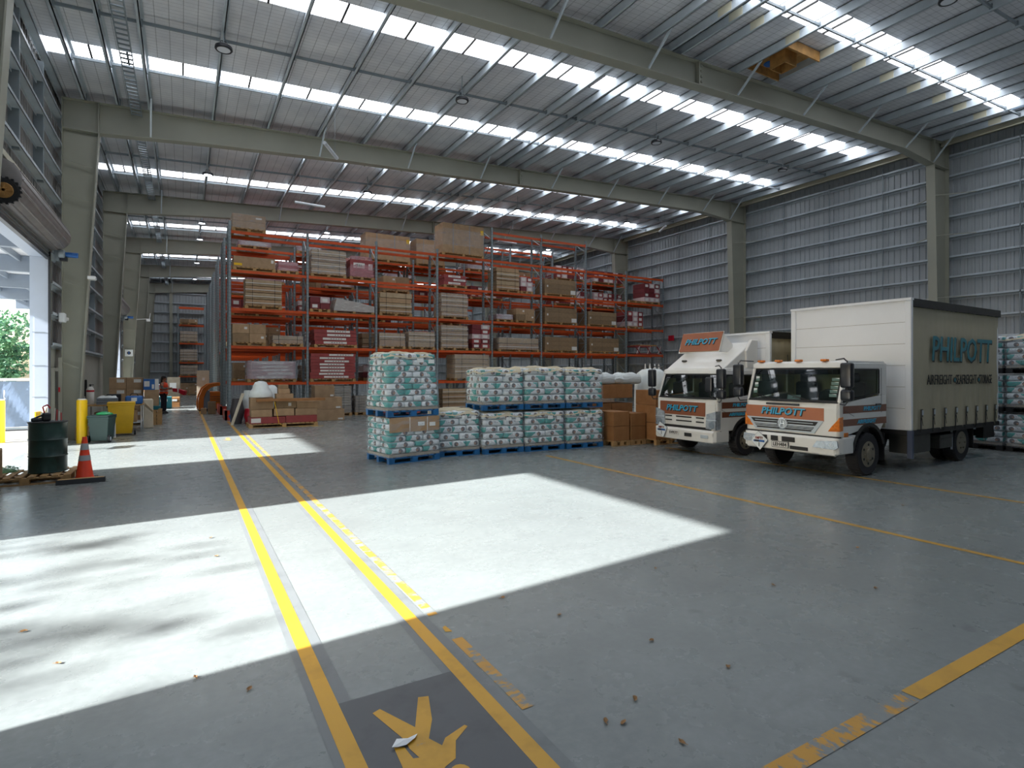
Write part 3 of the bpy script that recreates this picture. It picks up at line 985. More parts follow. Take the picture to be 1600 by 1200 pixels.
def cargo(kind, x0, x1, z, h, y, label, group, rnd, depth=1.1, rz=0.0):
    """one loaded pallet standing with its front at y, spanning x0..x1, base at z"""
    w = x1 - x0; d = depth
    names = {'board': 'wrapped_board_stack', 'boardw': 'wrapped_board_stack', 'cart': 'carton_pallet', 'cartb': 'carton_pallet', 'long': 'long_carton_pallet',
             'plank': 'plank_carton_stack', 'plankw': 'plank_carton_stack', 'redbox': 'red_carton_pallet', 'redcrate': 'red_wrapped_crate', 'wedge': 'slumped_board_stack',
             'pinkwrap': 'wrapped_bundle', 'bigcart': 'large_carton_pallet', 'box2': 'carton_pallet', 'pallet': 'empty_pallet', 'redframe': 'red_steel_frame',
             'sheets': 'wrapped_sheet_stack'}
    t = thing(names[kind], label, 'pallet load' if kind not in ('pallet', 'redframe') else ('pallet' if kind == 'pallet' else 'frame'), ((x0 + x1) / 2, y + d / 2, z), rz, group)
    if kind == 'redframe':
        b = MB()
        b.box((-w / 2, -d / 2, .02), (w / 2, -d / 2 + .05, .08), 'red'); b.box((-w / 2, d / 2 - .05, .02), (w / 2, d / 2, .08), 'red')
        b.box((-w / 2, -d / 2, h - .1), (w * .2, d / 2, h - .02), 'red')
        for x in (-w / 2 + .03, 0, w / 2 - .03):
            b.bar((x, -d / 2, .05), (x + .25, -d / 2, h - .05), .05, .05, 'pinkwhite')
            b.bar((x + .3, -d / 2, .05), (x - .1, -d / 2, h - .05), .05, .05, 'red')
        b.box((-w / 2, -d / 2, 0), (w / 2, d / 2, .03), 'red')
        b.build('frame', t)
        b = MB(); b.box((-w * .3, -d * .45, h - .02), (w * .45, d * .4, h + .05), 'wood'); b.build('board', t)
        return t
    link('pallet', pallet_mesh(q(max(w, .8)), q(d)), t) if not (kind in ('wedge',)) else link('pallet', pallet_mesh(q(w), q(d)), t)
    if kind == 'pallet': return t
    z0 = .144; H = max(.15, h - z0)
    if kind in ('board', 'boardw', 'sheets'):
        if kind == 'sheets':
            n = max(5, int(H / .11))
        else: n = max(2, int(round(H / .26)))
        hh = H / n
        m1 = {'board': 'board_tan', 'boardw': 'board_tan', 'sheets': 'board_grey'}[kind]
        for i in range(n):
            dx = rnd.uniform(-.02, .02)
            gap = hh * .08
            link('board_layer', carton_mesh(w * .97, d * .95, hh - gap, m1 if i % 2 or kind != 'board' else 'kraft'), t, (dx, rnd.uniform(-.015, .015), z0 + i * hh))
        if kind != 'board' or rnd.random() < .6:
            link('film_wrap', wrap_mesh(w, d, H + .02, 'wrap', rnd.randrange(4)), t, (0, 0, z0 - .02))
        for i in range(n):
            if kind != 'sheets' and rnd.random() < .6:
                zb_ = z0 + (i + .35) * hh
                b = MB(); b.box((-w * .49, -d / 2 - .008, zb_), (w * .49, -d / 2 + .01, zb_ + hh * .09), 'label'); b.build('film_highlight_band', t)  # pale strips paint the white highlights of the taut film
        for fx in (-.3, .3):
            b = MB()
            b.box((fx * w - .008, -d / 2 - .004, .02), (fx * w + .008, -d / 2 + .0, h + .01), 'black')
            b.box((fx * w - .008, -d / 2 - .004, h + .005), (fx * w + .008, d / 2, h + .01), 'black')
            b.build('strap', t)
        return t
    if kind == 'wedge':
        b = MB()
        b.prism([(-w / 2, z0), (w / 2, z0), (w / 2, z0 + H * .45), (w * .1, z0 + H * .75), (-w * .42, z0 + H)], -d / 2, d / 2, 'y', 'board_tan')
        b.build('boards', t)
        b = MB(); b.prism([(-w / 2 - .01, z0 - .04), (w / 2 + .01, z0 - .04), (w / 2 + .01, z0 + H * .47), (w * .1, z0 + H * .78), (-w * .43, z0 + H + .02)], -d / 2 - .01, d / 2 + .01, 'y', 'wrap_cloudy')
        b.build('film_wrap', t)
        return t
    if kind in ('cart', 'cartb', 'box2', 'long', 'bigcart'):
        if kind == 'long': nx, nz = 1, 1
        elif kind == 'bigcart': nx, nz = 1, 1
        elif kind == 'box2': nx, nz = 1, 2
        elif kind == 'cartb': nx, nz = 1, max(2, int(round(H / .28)))
        else: nx, nz = max(1, int(round(w / .6))), max(1, int(round(H / .38)))
        cw = w / nx; ch = H / nz
        mm = {'cart': 'kraft', 'cartb': 'kraft_dark', 'box2': 'kraft', 'long': 'kraft', 'bigcart': 'kraft'}[kind]
        for i in range(nx):
            for k in range(nz):
                lab = None
                if kind == 'long': lab = [(-.49, -.30, .12, .34, 'yellow'), (.40, .46, .55, .85, 'label')]
                elif kind == 'bigcart': lab = [(.42, .495, .72, .88, 'yellow'), (-.26, -.245, 0, 1, 'galv_dark'), (.14, .155, 0, 1, 'galv_dark')]
                elif kind == 'cartb': lab = [(.33, .49, .08, .92, 'label')] if k == 0 else ([(-.44, -.40, .3, .7, 'label')] if k == 1 else None)
                elif (i + k) % 2: lab = [(.2, .38, .45, .7, 'label')]
                link('carton', carton_mesh(cw * .985, d * .96, ch * .985, mm if kind != 'cart' or (i + k) % 3 else 'kraft_dark', 'board_tan', lab), t,
                     (-w / 2 + cw * (i + .5), 0, z0 + k * ch))
        if kind in ('bigcart', 'box2'):
            link('film_wrap', wrap_mesh(w + .01, d, H * (.55 if kind == 'bigcart' else 1), 'wrap', rnd.randrange(4)), t, (0, 0, z0 + (H * .25 if kind == 'bigcart' else 0)))
        return t
    if kind in ('plank', 'plankw'):
        n = max(1, int(round(H / .155)))
        hh = H / n
        for k in range(n):
            a = rnd.uniform(-.35, -.05) if k % 2 else rnd.uniform(-.30, -.2)
            lab = [(round(a, 1), round(a, 1) + .55, .25, .85, 'label')] + [(round(a, 1) + .18 + .06 * j, round(a, 1) + .21 + .06 * j, .42, .66, 'ink') for j in range(5)]
            link('carton', carton_mesh(w * .98, d * .9, hh * .95, 'red', None, lab), t, (rnd.uniform(-.03, .03), 0, z0 + k * hh))
        if kind == 'plankw': link('film_wrap', wrap_mesh(w, d * .93, H + .02, 'wrap_cloudy', rnd.randrange(4)), t, (0, 0, z0))
        return t
    if kind == 'redbox':
        nx = max(2, int(round(w / .45))); nz = max(2, int(round(H / .28)))
        cw = w / nx; ch = H / nz
        for i in range(nx):
            for k in range(nz):
                r = rnd.random()
                mm = 'red_deep' if r < .35 else ('red' if r < .6 else 'pinkwhite')
                lab = [(-.3, .25, .2, .75, 'label')] if r > .25 else None
                link('carton', carton_mesh(cw * .96, d * .95, ch * .96, mm, None, lab), t, (-w / 2 + cw * (i + .5), 0, z0 + k * ch))
        return t
    if kind == 'redcrate':
        lab = [(-.36, .12, .52, .82, 'label'), (.28, .46, .45, .8, 'label')] + [(-.26 + .07 * j, -.23 + .07 * j, .6, .74, 'ink') for j in range(4)]
        link('crate', carton_mesh(w * .95, d * .93, H * .82, 'red', None, lab), t, (0, 0, z0))
        link('film_wrap', wrap_mesh(w, d, H, 'wrap_pink', 1, .12), t, (0, 0, z0))
        return t
    if kind == 'pinkwrap':
        for k in range(3):
            link('carton', carton_mesh(w * .9, d * .9, H / 3.1, 'red' if k % 2 else 'pinkwhite'), t, (0, 0, z0 + k * H / 3))
        link('film_wrap', wrap_mesh(w, d, H + .03, 'wrap_pink', 2, .05), t, (0, 0, z0))
        return t

# ------------------------------------------------------------------ pallet racking
BAY = 3.17; RX0 = 1.72
LV = {1: 1.60, 2: 3.18, 3: 4.80, 4: 6.43, 5: 8.10, 6: 9.62}
def upright_mesh(H, d):
    def f():
        b = MB()
        for y in (0, d - .09):
            b.box((-.055, y, 0), (.055, y + .012, H), 'rack_grey')
            b.box((-.055, y, 0), (-.043, y + .09, H), 'rack_grey'); b.box((.043, y, 0), (.055, y + .09, H), 'rack_grey')
            z = .15
            while z < H - .1:
                b.box((-.032, y - .002, z), (-.018, y + .001, z + .03), 'chassis'); b.box((.018, y - .002, z), (.032, y + .001, z + .03), 'chassis')
                z += .15
            b.box((-.09, y - .03, 0), (.09, y + .12, .012), 'rack_grey')
        z = .2; s = 0
        while z < H - .5:
            p0 = (0, .05, z); p1 = (0, d - .05, z + .85)
            if s: p0, p1 = (0, d - .05, z), (0, .05, z + .85)
            b.bar(p0, (p1[0], p1[1], min(p1[2], H - .05)), .03, .03, 'rack_grey')
            b.bar((0, .05, z), (0, d - .05, z), .03, .03, 'rack_grey')
            z += .9; s = 1 - s
        return b.mesh('upright_frame')
    return cached(('up', H, d), f)
def beam_mesh():
    def f():
        b = MB()
        L = BAY - .11
        b.box((-L / 2, -.022, -.12), (L / 2, .022, 0), 'rack_orange')
        b.box((-L / 2, -.026, -.105), (L / 2, -.022, -.075), 'rack_orange'); b.box((-L / 2, -.026, -.045), (L / 2, -.022, -.015), 'rack_orange')
        for s_ in (-1, 1): b.box((s_ * L / 2 - .004, -.045, -.17), (s_ * L / 2 + .004, .045, .05), 'rack_orange')
        return b.mesh('beam')
    return cached('beam', f)
LABN = {}
def rack_row(y, d, nbay, levels, label, H=8.35, tall=(), top6=(), guard=True, group=None):
    t = thing('pallet_rack', label, 'pallet rack', (RX0, y, 0), 0, group)
    for i in range(nbay + 1):
        hh = 9.85 if i in tall else H
        if i == 0: hh = 8.5
        link('upright_frame', upright_mesh(hh, d), t, (i * BAY, 0, 0))
    for l in levels:
        for i in range(nbay):
            if l == 1 and i not in levels[1]: continue
            for yy in (.02, d - .03):
                link('beam', beam_mesh(), t, (i * BAY + BAY / 2, yy, LV[l]))
    for i in top6:
        for yy in (.02, d - .03): link('beam', beam_mesh(), t, (i * BAY + BAY / 2, yy, LV[6]))
    if guard:
        b = MB(); b.box((-.2, -.12, 0), (-.1, d + .1, .42), 'rack_red'); b.box((-.2, -.12, 0), (.1, -.1, .42), 'rack_red'); b.build('foot_guard', t)
    return t
lv = {1: (0, 1, 2, 3, 4), 2: 0, 3: 0, 4: 0, 5: 0}
rack_row(26.8, 1.1, 8, lv, 'orange and grey pallet racking, the front row facing the open floor', tall=(4, 5, 6), top6=(4, 5))
rack_row(30.3, 1.1, 8, lv, 'orange and grey pallet racking, second row back across the narrow aisle', H=8.4, tall=(4, 5, 6), top6=(4, 5))
lv2 = {1: (0, 1, 2), 2: 0, 3: 0, 4: 0, 5: 0}
rack_row(31.8, 1.1, 8, lv2, 'orange and grey pallet racking, third row back, against the second')
rack_row(35.6, 1.1, 5, {2: 0, 3: 0, 4: 0, 5: 0}, 'orange and grey pallet racking, fourth row back', guard=False)
OR = ['fifth', 'sixth', 'seventh', 'eighth', 'ninth', 'tenth', 'eleventh', 'twelfth', 'thirteenth']
for k, yy in enumerate((37.1, 40.9, 42.4, 46.2, 47.7, 51.5, 53.0)):
    rack_row(yy, 1.1, 2, {2: 0, 3: 0, 4: 0, 5: 0}, 'pallet racking end along the walkway, %s row back from the front' % OR[k], guard=False, group='rear racking rows')

A = [(1.8, 3.14, 5, .75, 'box2'), (1.85, 3.53, 4, .61, 'long'), (3.62, 4.5, 4, .51, 'pinkwrap'), (2.3, 3.8, 3, 1.29, 'board'), (1.82, 3.14, 2, .94, 'cart'), (3.4, 4.7, 2, .49, 'board'),
     (2.4, 4.39, 1, .91, 'plankw'), (5.03, 6.62, 4, 1.25, 'board'), (6.78, 7.95, 4, 1.13, 'redcrate'), (5.0, 5.88, 3, .71, 'redbox'), (6.05, 7.95, 3, .67, 'wedge'),
     (5.17, 7.13, 2, .84, 'plank'), (5.0, 7.07, 1, 1.31, 'plank'), (8.21, 9.87, 3, 1.14, 'board'), (8.2, 9.52, 2, .79, 'board'), (9.68, 11.1, 2, .91, 'boardw'),
     (11.5, 13.9, 5, 1.69, 'bigcart'), (11.6, 12.88, 4, .67, 'plank'), (11.43, 12.96, 3, 1.33, 'board'), (11.43, 12.96, 2, 1.3, 'board'), (13.2, 14.25, 2, 1.41, 'redbox'),
     (12.18, 14.25, 1, 1.39, 'boardw'), (14.65, 16.12, 4, 1.34, 'board'), (16.2, 16.99, 4, .93, 'redbox'), (14.7, 15.7, 3, .40, 'plankw'), (14.8, 17.4, 2, .78, 'board'),
     (15.9, 17.1, 3, .79, 'cart'), (17.8, 20.0, 4, .97, 'cartb'), (17.8, 20.08, 3, .97, 'cartb'), (17.8, 20.1, 2, .89, 'cartb'), (20.9, 23.1, 3, .9, 'cartb'), (21.0, 23.3, 2, .94, 'cartb'),
     (25.4, 26.75, 4, 1.32, 'redbox'), (24.05, 25.3, 4, .16, 'pallet'), (24.0, 25.3, 3, 1.09, 'redbox'), (24.7, 26.6, 2, .58, 'redframe')]
B = [(8.5, 11.04, 5, 1.56, 'bigcart'), (11.4, 13.16, 5, 1.55, 'bigcart'), (9.5, 11.0, 4, .93, 'cart'), (21.0, 23.3, 5, .95, 'redbox'), (24.1, 26.7, 5, .89, 'redbox'), (5.05, 5.83, 3, .91, 'redbox'),
     (2.3, 3.8, 5, .35, 'plankw'), (5.95, 6.85, 3, 1.0, 'redbox'), (8.2, 9.6, 3, .48, 'plankw'), (20.9, 23.4, 4, 1.03, 'redbox'), (17.74, 19.39, 3, .81, 'cart'), (14.64, 16.15, 5, .62, 'plankw'),
     (5.0, 6.2, 5, .39, 'plankw'), (12.9, 14.2, 3, .76, 'redbox'), (18.0, 20.1, 2, .59, 'plankw'), (24.1, 26.6, 4, 1.07, 'redbox'),
     (2.0, 4.2, 2, 1.1, 'cart'), (5.1, 7.5, 2, .9, 'redbox'), (8.3, 10.6, 2, 1.0, 'board'), (11.5, 13.8, 2, .9, 'cart'), (14.8, 17.0, 4, .8, 'redbox'), (2.1, 4.0, 1, .9, 'cart'), (5.2, 7.4, 1, .8, 'board'),
     (8.4, 10.4, 1, .8, 'redbox'), (2.0, 4.3, 3, .8, 'redbox'), (6.4, 7.9, 4, .45, 'plankw'), (2.6, 4.4, 4, .7, 'pinkwrap'), (14.7, 16.9, 2, .9, 'cart')]
ORD = ['first', 'second', 'third', 'fourth', 'fifth', 'sixth', 'seventh', 'eighth']
LW = {1: 'lowest level', 2: 'second level', 3: 'third level', 4: 'fourth level', 5: 'top level', 0: 'floor'}
DESC = {'board': 'tan wrapped board bundles', 'boardw': 'film-wrapped tan board bundles', 'cart': 'brown cartons', 'cartb': 'long brown cartons', 'long': 'long yellow-labelled carton',
        'plank': 'long red plank cartons', 'plankw': 'pale wrapped plank cartons', 'redbox': 'red and white cartons', 'redcrate': 'red white-labelled crate', 'wedge': 'slumped wrapped boards',
        'pinkwrap': 'pink film-wrapped bundle', 'bigcart': 'very large brown carton', 'box2': 'two-tier wrapped cartons', 'pallet': 'empty timber pallet', 'redframe': 'red steel frame and boards',
        'sheets': 'grey-brown sheet bundles'}
rnd = random.Random(11)
def bayname(x0, x1):
    i = int(((x0 + x1) / 2 - RX0) / BAY)
    f = ((x0 + x1) / 2 - RX0) / BAY - i
    return ORD[max(0, min(7, i))], ('left' if f < .45 else ('right' if f > .55 else 'middle'))
for T, yy, rn in ((A, 26.78, 'front rack row'), (B, 30.28, 'second rack row')):
    for (x0, x1, l, h, k) in T:
        bn, sd = bayname(x0, x1)
        lab = '%s, %s in %s bay, %s, %s' % (DESC[k], sd, bn, LW[l], rn)
        cargo(k, x0, x1, LV[l] + .002, h, yy, lab, 'pallet loads in the ' + rn, rnd)
# loads glimpsed in the third and fourth rows
r2 = random.Random(5)
for yy, nb, rn in ((31.85, 8, 'third rack row'), (35.65, 4, 'fourth rack row')):
    for i in range(nb):
        for l in (1, 2, 3, 4, 5) if rn[0] == 't' else (2, 4, 5):
            if l == 1 and i > 2: continue
            if r2.random() < .30: continue
            k = r2.choice(('board', 'redbox', 'cart', 'plankw', 'redbox'))
            w = r2.choice((1.5, 1.9, 2.3)); xa = RX0 + i * BAY + .15 + r2.uniform(0, 2.7 - w)
            bn, sd = bayname(xa, xa + w)
            cargo(k, xa, xa + w, LV[l] + .002, r2.uniform(.5, 1.1) if l < 5 else r2.uniform(.3, .7), yy, '%s, %s in %s bay, %s, %s' % (DESC[k], sd, bn, LW[l], rn), 'pallet loads in the rear rack rows', r2)
# sheet stacks standing on the floor in the lowest level of the front row
for (x0, x1, h) in ((5.02, 6.9, 1.42), (7.05, 7.93, .9), (8.22, 9.5, 1.35), (9.75, 11.0, 1.2)):
    bn, sd = bayname(x0, x1)
    if x0 < 6: cargo('sheets', x0, x1, 0, h, 26.85, 'grey-brown wrapped sheet stack on the floor under the red plank cartons', 'sheet stacks on the floor', rnd)
    else: cargo('sheets', x0, x1, 0, h, 26.82, 'grey-brown wrapped sheet stack on the floor, %s of %s rack bay' % (sd, bn), 'sheet stacks on the floor', rnd)
for (x0, x1, h, k) in ((11.5, 13.2, 1.2, 'board'), (14.8, 16.6, 1.1, 'redbox'), (18.1, 20.0, 1.2, 'cart'), (21.2, 23.0, 1.1, 'board')):
    bn, sd = bayname(x0, x1)
    cargo(k, x0, x1, 0, h, 26.8, '%s on the floor in the %s bay of the front rack row' % (DESC[k], bn), 'floor loads in the front rack row', rnd)

# rack against the far wall
t = thing('pallet_rack', 'small orange rack against the far end wall at the end of the walkway', 'pallet rack', (-.38, 59.0, 0))
for x in (0, 2.1): link('upright_frame', upright_mesh(8.2, 1.0), t, (x, 0, 0))
for z in (1.75, 3.0, 4.75, 6.4, 8.0):
    b = MB(); b.box((.06, 0, z - .13), (2.04, .045, z), 'rack_orange'); b.build('beam', t)
    b = MB(); b.box((.06, .9, z - .13), (2.04, .945, z), 'rack_orange'); b.build('beam', t)
for (z, h, k, lab) in ((6.41, .5, 'cart', 'flat brown cartons on the upper beams of the far wall rack'), (4.76, 1.05, 'boardw', 'wrapped pallet load on the middle beams of the far wall rack'),
                       (3.01, 1.15, 'boardw', 'wrapped pallet load on the second beams of the far wall rack'), (1.76, .95, 'boardw', 'wrapped pallet load on the lowest beams of the far wall rack'),
                       (0, 1.1, 'cart', 'brown carton stack on the floor under the far wall rack')):
    cargo(k, -.25, 1.15, z, h, 58.95, lab, 'loads on the far wall rack', rnd, depth=.9)

# ------------------------------------------------------------------ wrapped stacks of printed bags
def bag_mesh(w, d, h):
    def f():
        nx, ny, nz = 7, 5, 3
        b = MB()
        def P(u, v, t):    # -1..1 each
            ex = max(abs(u), abs(v))
            bulge = 1 - .24 * (ex ** 6)
            x = u * w / 2 * (1 - .05 * abs(t) ** 2 * 1); y = v * d / 2 * (1 - .05 * abs(t) ** 2)
            # rounded plan corners
            if abs(u) > .8 and abs(v) > .8: x *= .975; y *= .975
            return (x, y, t * h / 2 * bulge)
        idx = {}
        vs = []; fs = []
        def vid(u, v, t):
            k = (round(u, 3), round(v, 3), round(t, 3))
            if k not in idx: idx[k] = len(vs); vs.append(P(u, v, t))
            return idx[k]
        U = [-1 + 2 * i / nx for i in range(nx + 1)]; V = [-1 + 2 * i / ny for i in range(ny + 1)]; T = [-1 + 2 * i / nz for i in range(nz + 1)]
        for i in range(nx):
            for j in range(ny):
                for t in (-1, 1):
                    fs.append((vid(U[i], V[j], t), vid(U[i + 1], V[j], t), vid(U[i + 1], V[j + 1], t), vid(U[i], V[j + 1], t)))
        for k in range(nz):
            for i in range(nx):
                for v in (-1, 1): fs.append((vid(U[i], v, T[k]), vid(U[i + 1], v, T[k]), vid(U[i + 1], v, T[k + 1]), vid(U[i], v, T[k + 1])))
            for j in range(ny):
                for u in (-1, 1): fs.append((vid(u, V[j], T[k]), vid(u, V[j + 1], T[k]), vid(u, V[j + 1], T[k + 1]), vid(u, V[j], T[k + 1])))
        b.add(vs, fs, 'bag')
        return b.mesh('bag', True)
    return cached(('bag', w, d, h), f)
def sheet_cover(w, d, sag, seed, m='cream', drop=.08):
    rd = random.Random(seed)
    n = 14
    b = MB(); vs = []; fs = []
    for i in range(n + 1):
        for j in range(n + 1):
            u = -1 + 2 * i / n; v = -1 + 2 * j / n
            e = max(abs(u), abs(v))
            z = .05 + .03 * math.sin(5 * u + seed) * math.cos(4 * v) + rd.uniform(-.008, .012) - sag * e ** 4
            if e > .98: z -= drop
            vs.append((u * w / 2, v * d / 2, z))
    for i in range(n):
        for j in range(n):
            a = i * (n + 1) + j
            fs.append((a, a + n + 1, a + n + 2, a + 1))
    b.add(vs, fs, m)
    return b.mesh('dust_sheet', True)
def bag_stack(x, y, z, w, d, layers, lh, label, seed, rz=0, taper=0, cover='cream', cardboard=False, wrapm='wrap', pm='blue_pallet', group='wrapped pallets of printed bags'):
    """front-left-bottom corner at (x, y), front faces -Y before rotation"""
    c, s_ = math.cos(rz), math.sin(rz)
    cx = x + c * w / 2 - s_ * d / 2; cy = y + s_ * w / 2 + c * d / 2
    t = thing('bag_pallet', label, 'pallet of bags', (cx, cy, z), rz, group)
    link('pallet', pallet_mesh(w, d, pm), t)
    b = MB(); b.box((-w / 2 + .01, -d / 2 + .01, .144), (w / 2 - .01, d / 2 - .01, .20), 'board_grey'); b.build('slip_sheet', t)
    rd = random.Random(seed)
    zb = .20
    for k in range(layers):
        sc = 1 - taper * k / layers
        fw, fd = w * sc, d * sc
        if k % 2 == 0:
            rows = [(3, fw / 3, fd * .58, -fd / 2 + fd * .29), (2, fw / 2, fd * .42, fd / 2 - fd * .21)]
        else:
            rows = [(2, fw / 2, fd * .42, -fd / 2 + fd * .21), (3, fw / 3, fd * .58, fd / 2 - fd * .29)]
        for n, bw, bd, yc in rows:
            for i in range(n):
                o = link('bag', bag_mesh(round(w / n * .97, 3), round(d * (.58 if n == 3 else .42) * .97, 3), round(lh * 1.04, 3)), t,
                         (-fw / 2 + bw * (i + .5) + rd.uniform(-.008, .008), yc + rd.uniform(-.008, .008), zb + lh * (k + .5)))
                if sc < 1: o.scale = (sc, sc, 1)
                if rd.random() < .5: o.rotation_euler = (0, 0, PI)
    H = .20 + layers * lh
    link('film_wrap', wrap_mesh(w + .02, d + .02, H - .12, wrapm, seed, taper), t, (0, 0, .13))
    if cover: link('dust_sheet', sheet_cover(w * (1 - taper) + .03, d * (1 - taper) + .03, .05, seed, cover), t, (0, 0, H - .02))
    if cardboard:
        b = MB()
        b.box((-w / 2 + .01, -d / 2 - .012, H - .32), (w / 2 - .02, -d / 2 - .004, H - .01), 'kraft')
        b.box((-w / 2 + .01, -d / 2 - .01, H - .01), (w / 2 - .02, d / 2, H), 'kraft')
        for fx in (-.15, .3): b.box((fx, -d / 2 - .014, H - .32), (fx + .02, -d / 2 - .012, H), 'label')
        b.build('cardboard_cap', t)
    # two white consignment notes
    b = MB()
    b.box((w * .05, -d / 2 - .016, H - .20), (w * .18, -d / 2 - .012, H - .11), 'paper')
    b.build('label_sheet', t)
    b = MB(); b.box((w * .28, -d / 2 - .016, H - .22), (w * .40, -d / 2 - .012, H - .13), 'paper'); b.build('label_sheet', t)
    return t
P14 = R(9)
bag_stack(3.88, 11.98, 0, 1.3, 1.1, 6, .135, 'blue pallet of printed bags under a brown cardboard cap, nearest corner of the row, bottom', 1, rz=P14, cover=None, cardboard=True)
bag_stack(3.86, 12.0, 1.03, 1.3, 1.1, 9, .135, 'tall leaning film-wrapped pallet of white and teal bags on top of the cardboard-capped one', 2, rz=P14, taper=.10)
bag_stack(5.24, 12.42, 0, 1.06, 1.05, 5, .178, 'single-height pallet of teal bags with a domed cream sheet on top', 3, rz=-R(3))
bag_stack(6.36, 12.28, 0, 1.12, 1.05, 5, .162, 'pallet of printed bags, third from the left in the row, bottom tier', 4, rz=-R(3))
bag_stack(7.52, 12.18, 0, 1.16, 1.05, 5, .162, 'pallet of printed bags, second from the right in the row, bottom tier', 5, rz=-R(3))
bag_stack(8.74, 12.08, 0, 1.14, 1.05, 5, .162, 'pallet of printed bags beside the brown cartons, bottom tier', 6, rz=-R(3))
bag_stack(6.34, 12.30, 1.075, 1.14, 1.05, 5, .165, 'left pallet of printed bags in the upper tier of the row', 7, rz=-R(3))
bag_stack(7.52, 12.20, 1.075, 1.18, 1.05, 5, .172, 'middle pallet of printed bags in the upper tier of the row', 8, rz=-R(3))
bag_stack(8.74, 12.10, 1.075, 1.14, 1.05, 5, .168, 'right pallet of printed bags in the upper tier, beside the brown cartons', 9, rz=-R(3))
# three-high stacks at the right-hand edge, behind the large truck
for c_, (yy, nm) in enumerate(((7.35, 'nearer the truck tail'), (6.1, 'at the right edge of the view'), (4.85, 'just past the right edge of the view'))):
    for k in range(3):
        bag_stack(18.2, yy, k * .995, 1.18, 1.05, 5, .152, 'teal bag pallet behind large truck, column %s, %s' % (nm, ('bottom', 'middle', 'top')[k]), 20 + c_ * 3 + k, rz=-PI / 2,
                  cover='cream' if k == 2 else None, pm='black', group='three-high bag pallets behind the truck')

# brown cartons beside the bag pallets
def carton_group(items, y, depth, pal, label, gname, z=0, rz=0, mm='kraft_warm'):
    """items: (x0, x1, z0, z1); one pallet of cartons"""
    xs = [i[0] for i in items] + [i[1] for i in items]
    cx = (min(xs) + max(xs)) / 2; w = max(xs) - min(xs)
    t = thing('carton_pallet', label, 'cartons', (cx, y + depth / 2, z), rz, gname)
    z0 = 0
    if pal: link('pallet', pallet_mesh(q(w), q(depth)), t); z0 = .144
    for (a, b_, c, d_) in items:
        link('carton', carton_mesh(b_ - a - .01, depth * .96, d_ - c - .006, mm, 'kraft', [(.15, .35, .45, .75, 'label')] if (b_ - a) < .5 else None), t, ((a + b_) / 2 - cx, 0, z0 + c))
    return t
carton_group([(10.12, 10.70, 0, .40), (10.12, 10.70, .40, .80)], 11.85, .8, True, 'two brown cartons on a pallet right beside the bag stacks', 'brown carton stacks')
carton_group([(10.74, 11.30, 0, .38), (10.74, 11.30, .38, .74)], 11.85, .75, True, 'two slightly smaller brown cartons next to the pair by the bags', 'brown carton stacks')
carton_group([(11.35, 11.90, 0, .47), (11.35, 11.90, .47, .96), (11.35, 11.90, .96, 1.38), (11.92, 12.45, 0, .47), (11.92, 12.45, .47, .96), (11.92, 12.45, .96, 1.36)], 11.5, .85, True,
             'tall stack of labelled brown cartons behind the smaller truck cab', 'brown carton stacks')
carton_group([(10.3, 11.1, 0, .5), (11.12, 11.95, 0, .5), (10.3, 11.1, .5, .95), (11.12, 11.95, .5, .95), (10.3, 11.95, 1.10, 1.52)], 13.1, .8, True, 'wide rear stack of brown cartons behind the front cartons', 'brown carton stacks')
for (x0, lab) in ((10.45, 'left cream plastic-covered bundle on top of the rear brown cartons'), (11.5, 'right cream plastic-covered bundle on top of the rear brown cartons')):
    t = thing('covered_bundle', lab, 'bundle', (x0 + .42, 13.45, 1.664))
    b = MB(); b.bevbox((-.42, -.35, 0), (.42, .35, .30), .09, 'foam'); smooth_angle(b.build('bundle', t), 60)
    link('dust_sheet', sheet_cover(.88, .72, .08, int(x0), 'foam', .1), t, (0, 0, .29))
t = thing('white_drum_bag', 'white film-wrapped bulk bag behind the smaller truck cab', 'bag', (13.2, 13.6, 0))
b = MB(); b.lathe([(.30, 0), (.52, .1), (.56, .8), (.54, 1.6), (.46, 2.0), (.3, 2.12), (.05, 2.15)], (0, 0, 0), 'z', 20, 'foam'); smooth_angle(b.build('bag_body', t), 60)
b = MB()
for x in (-.3, -.1, .12, .3): b.tube([(x, 0, 2.0), (x + .03, 0, 2.3), (x + .08, 0, 2.0)], .018, 6, 'label')
b.build('lifting_loop', t)

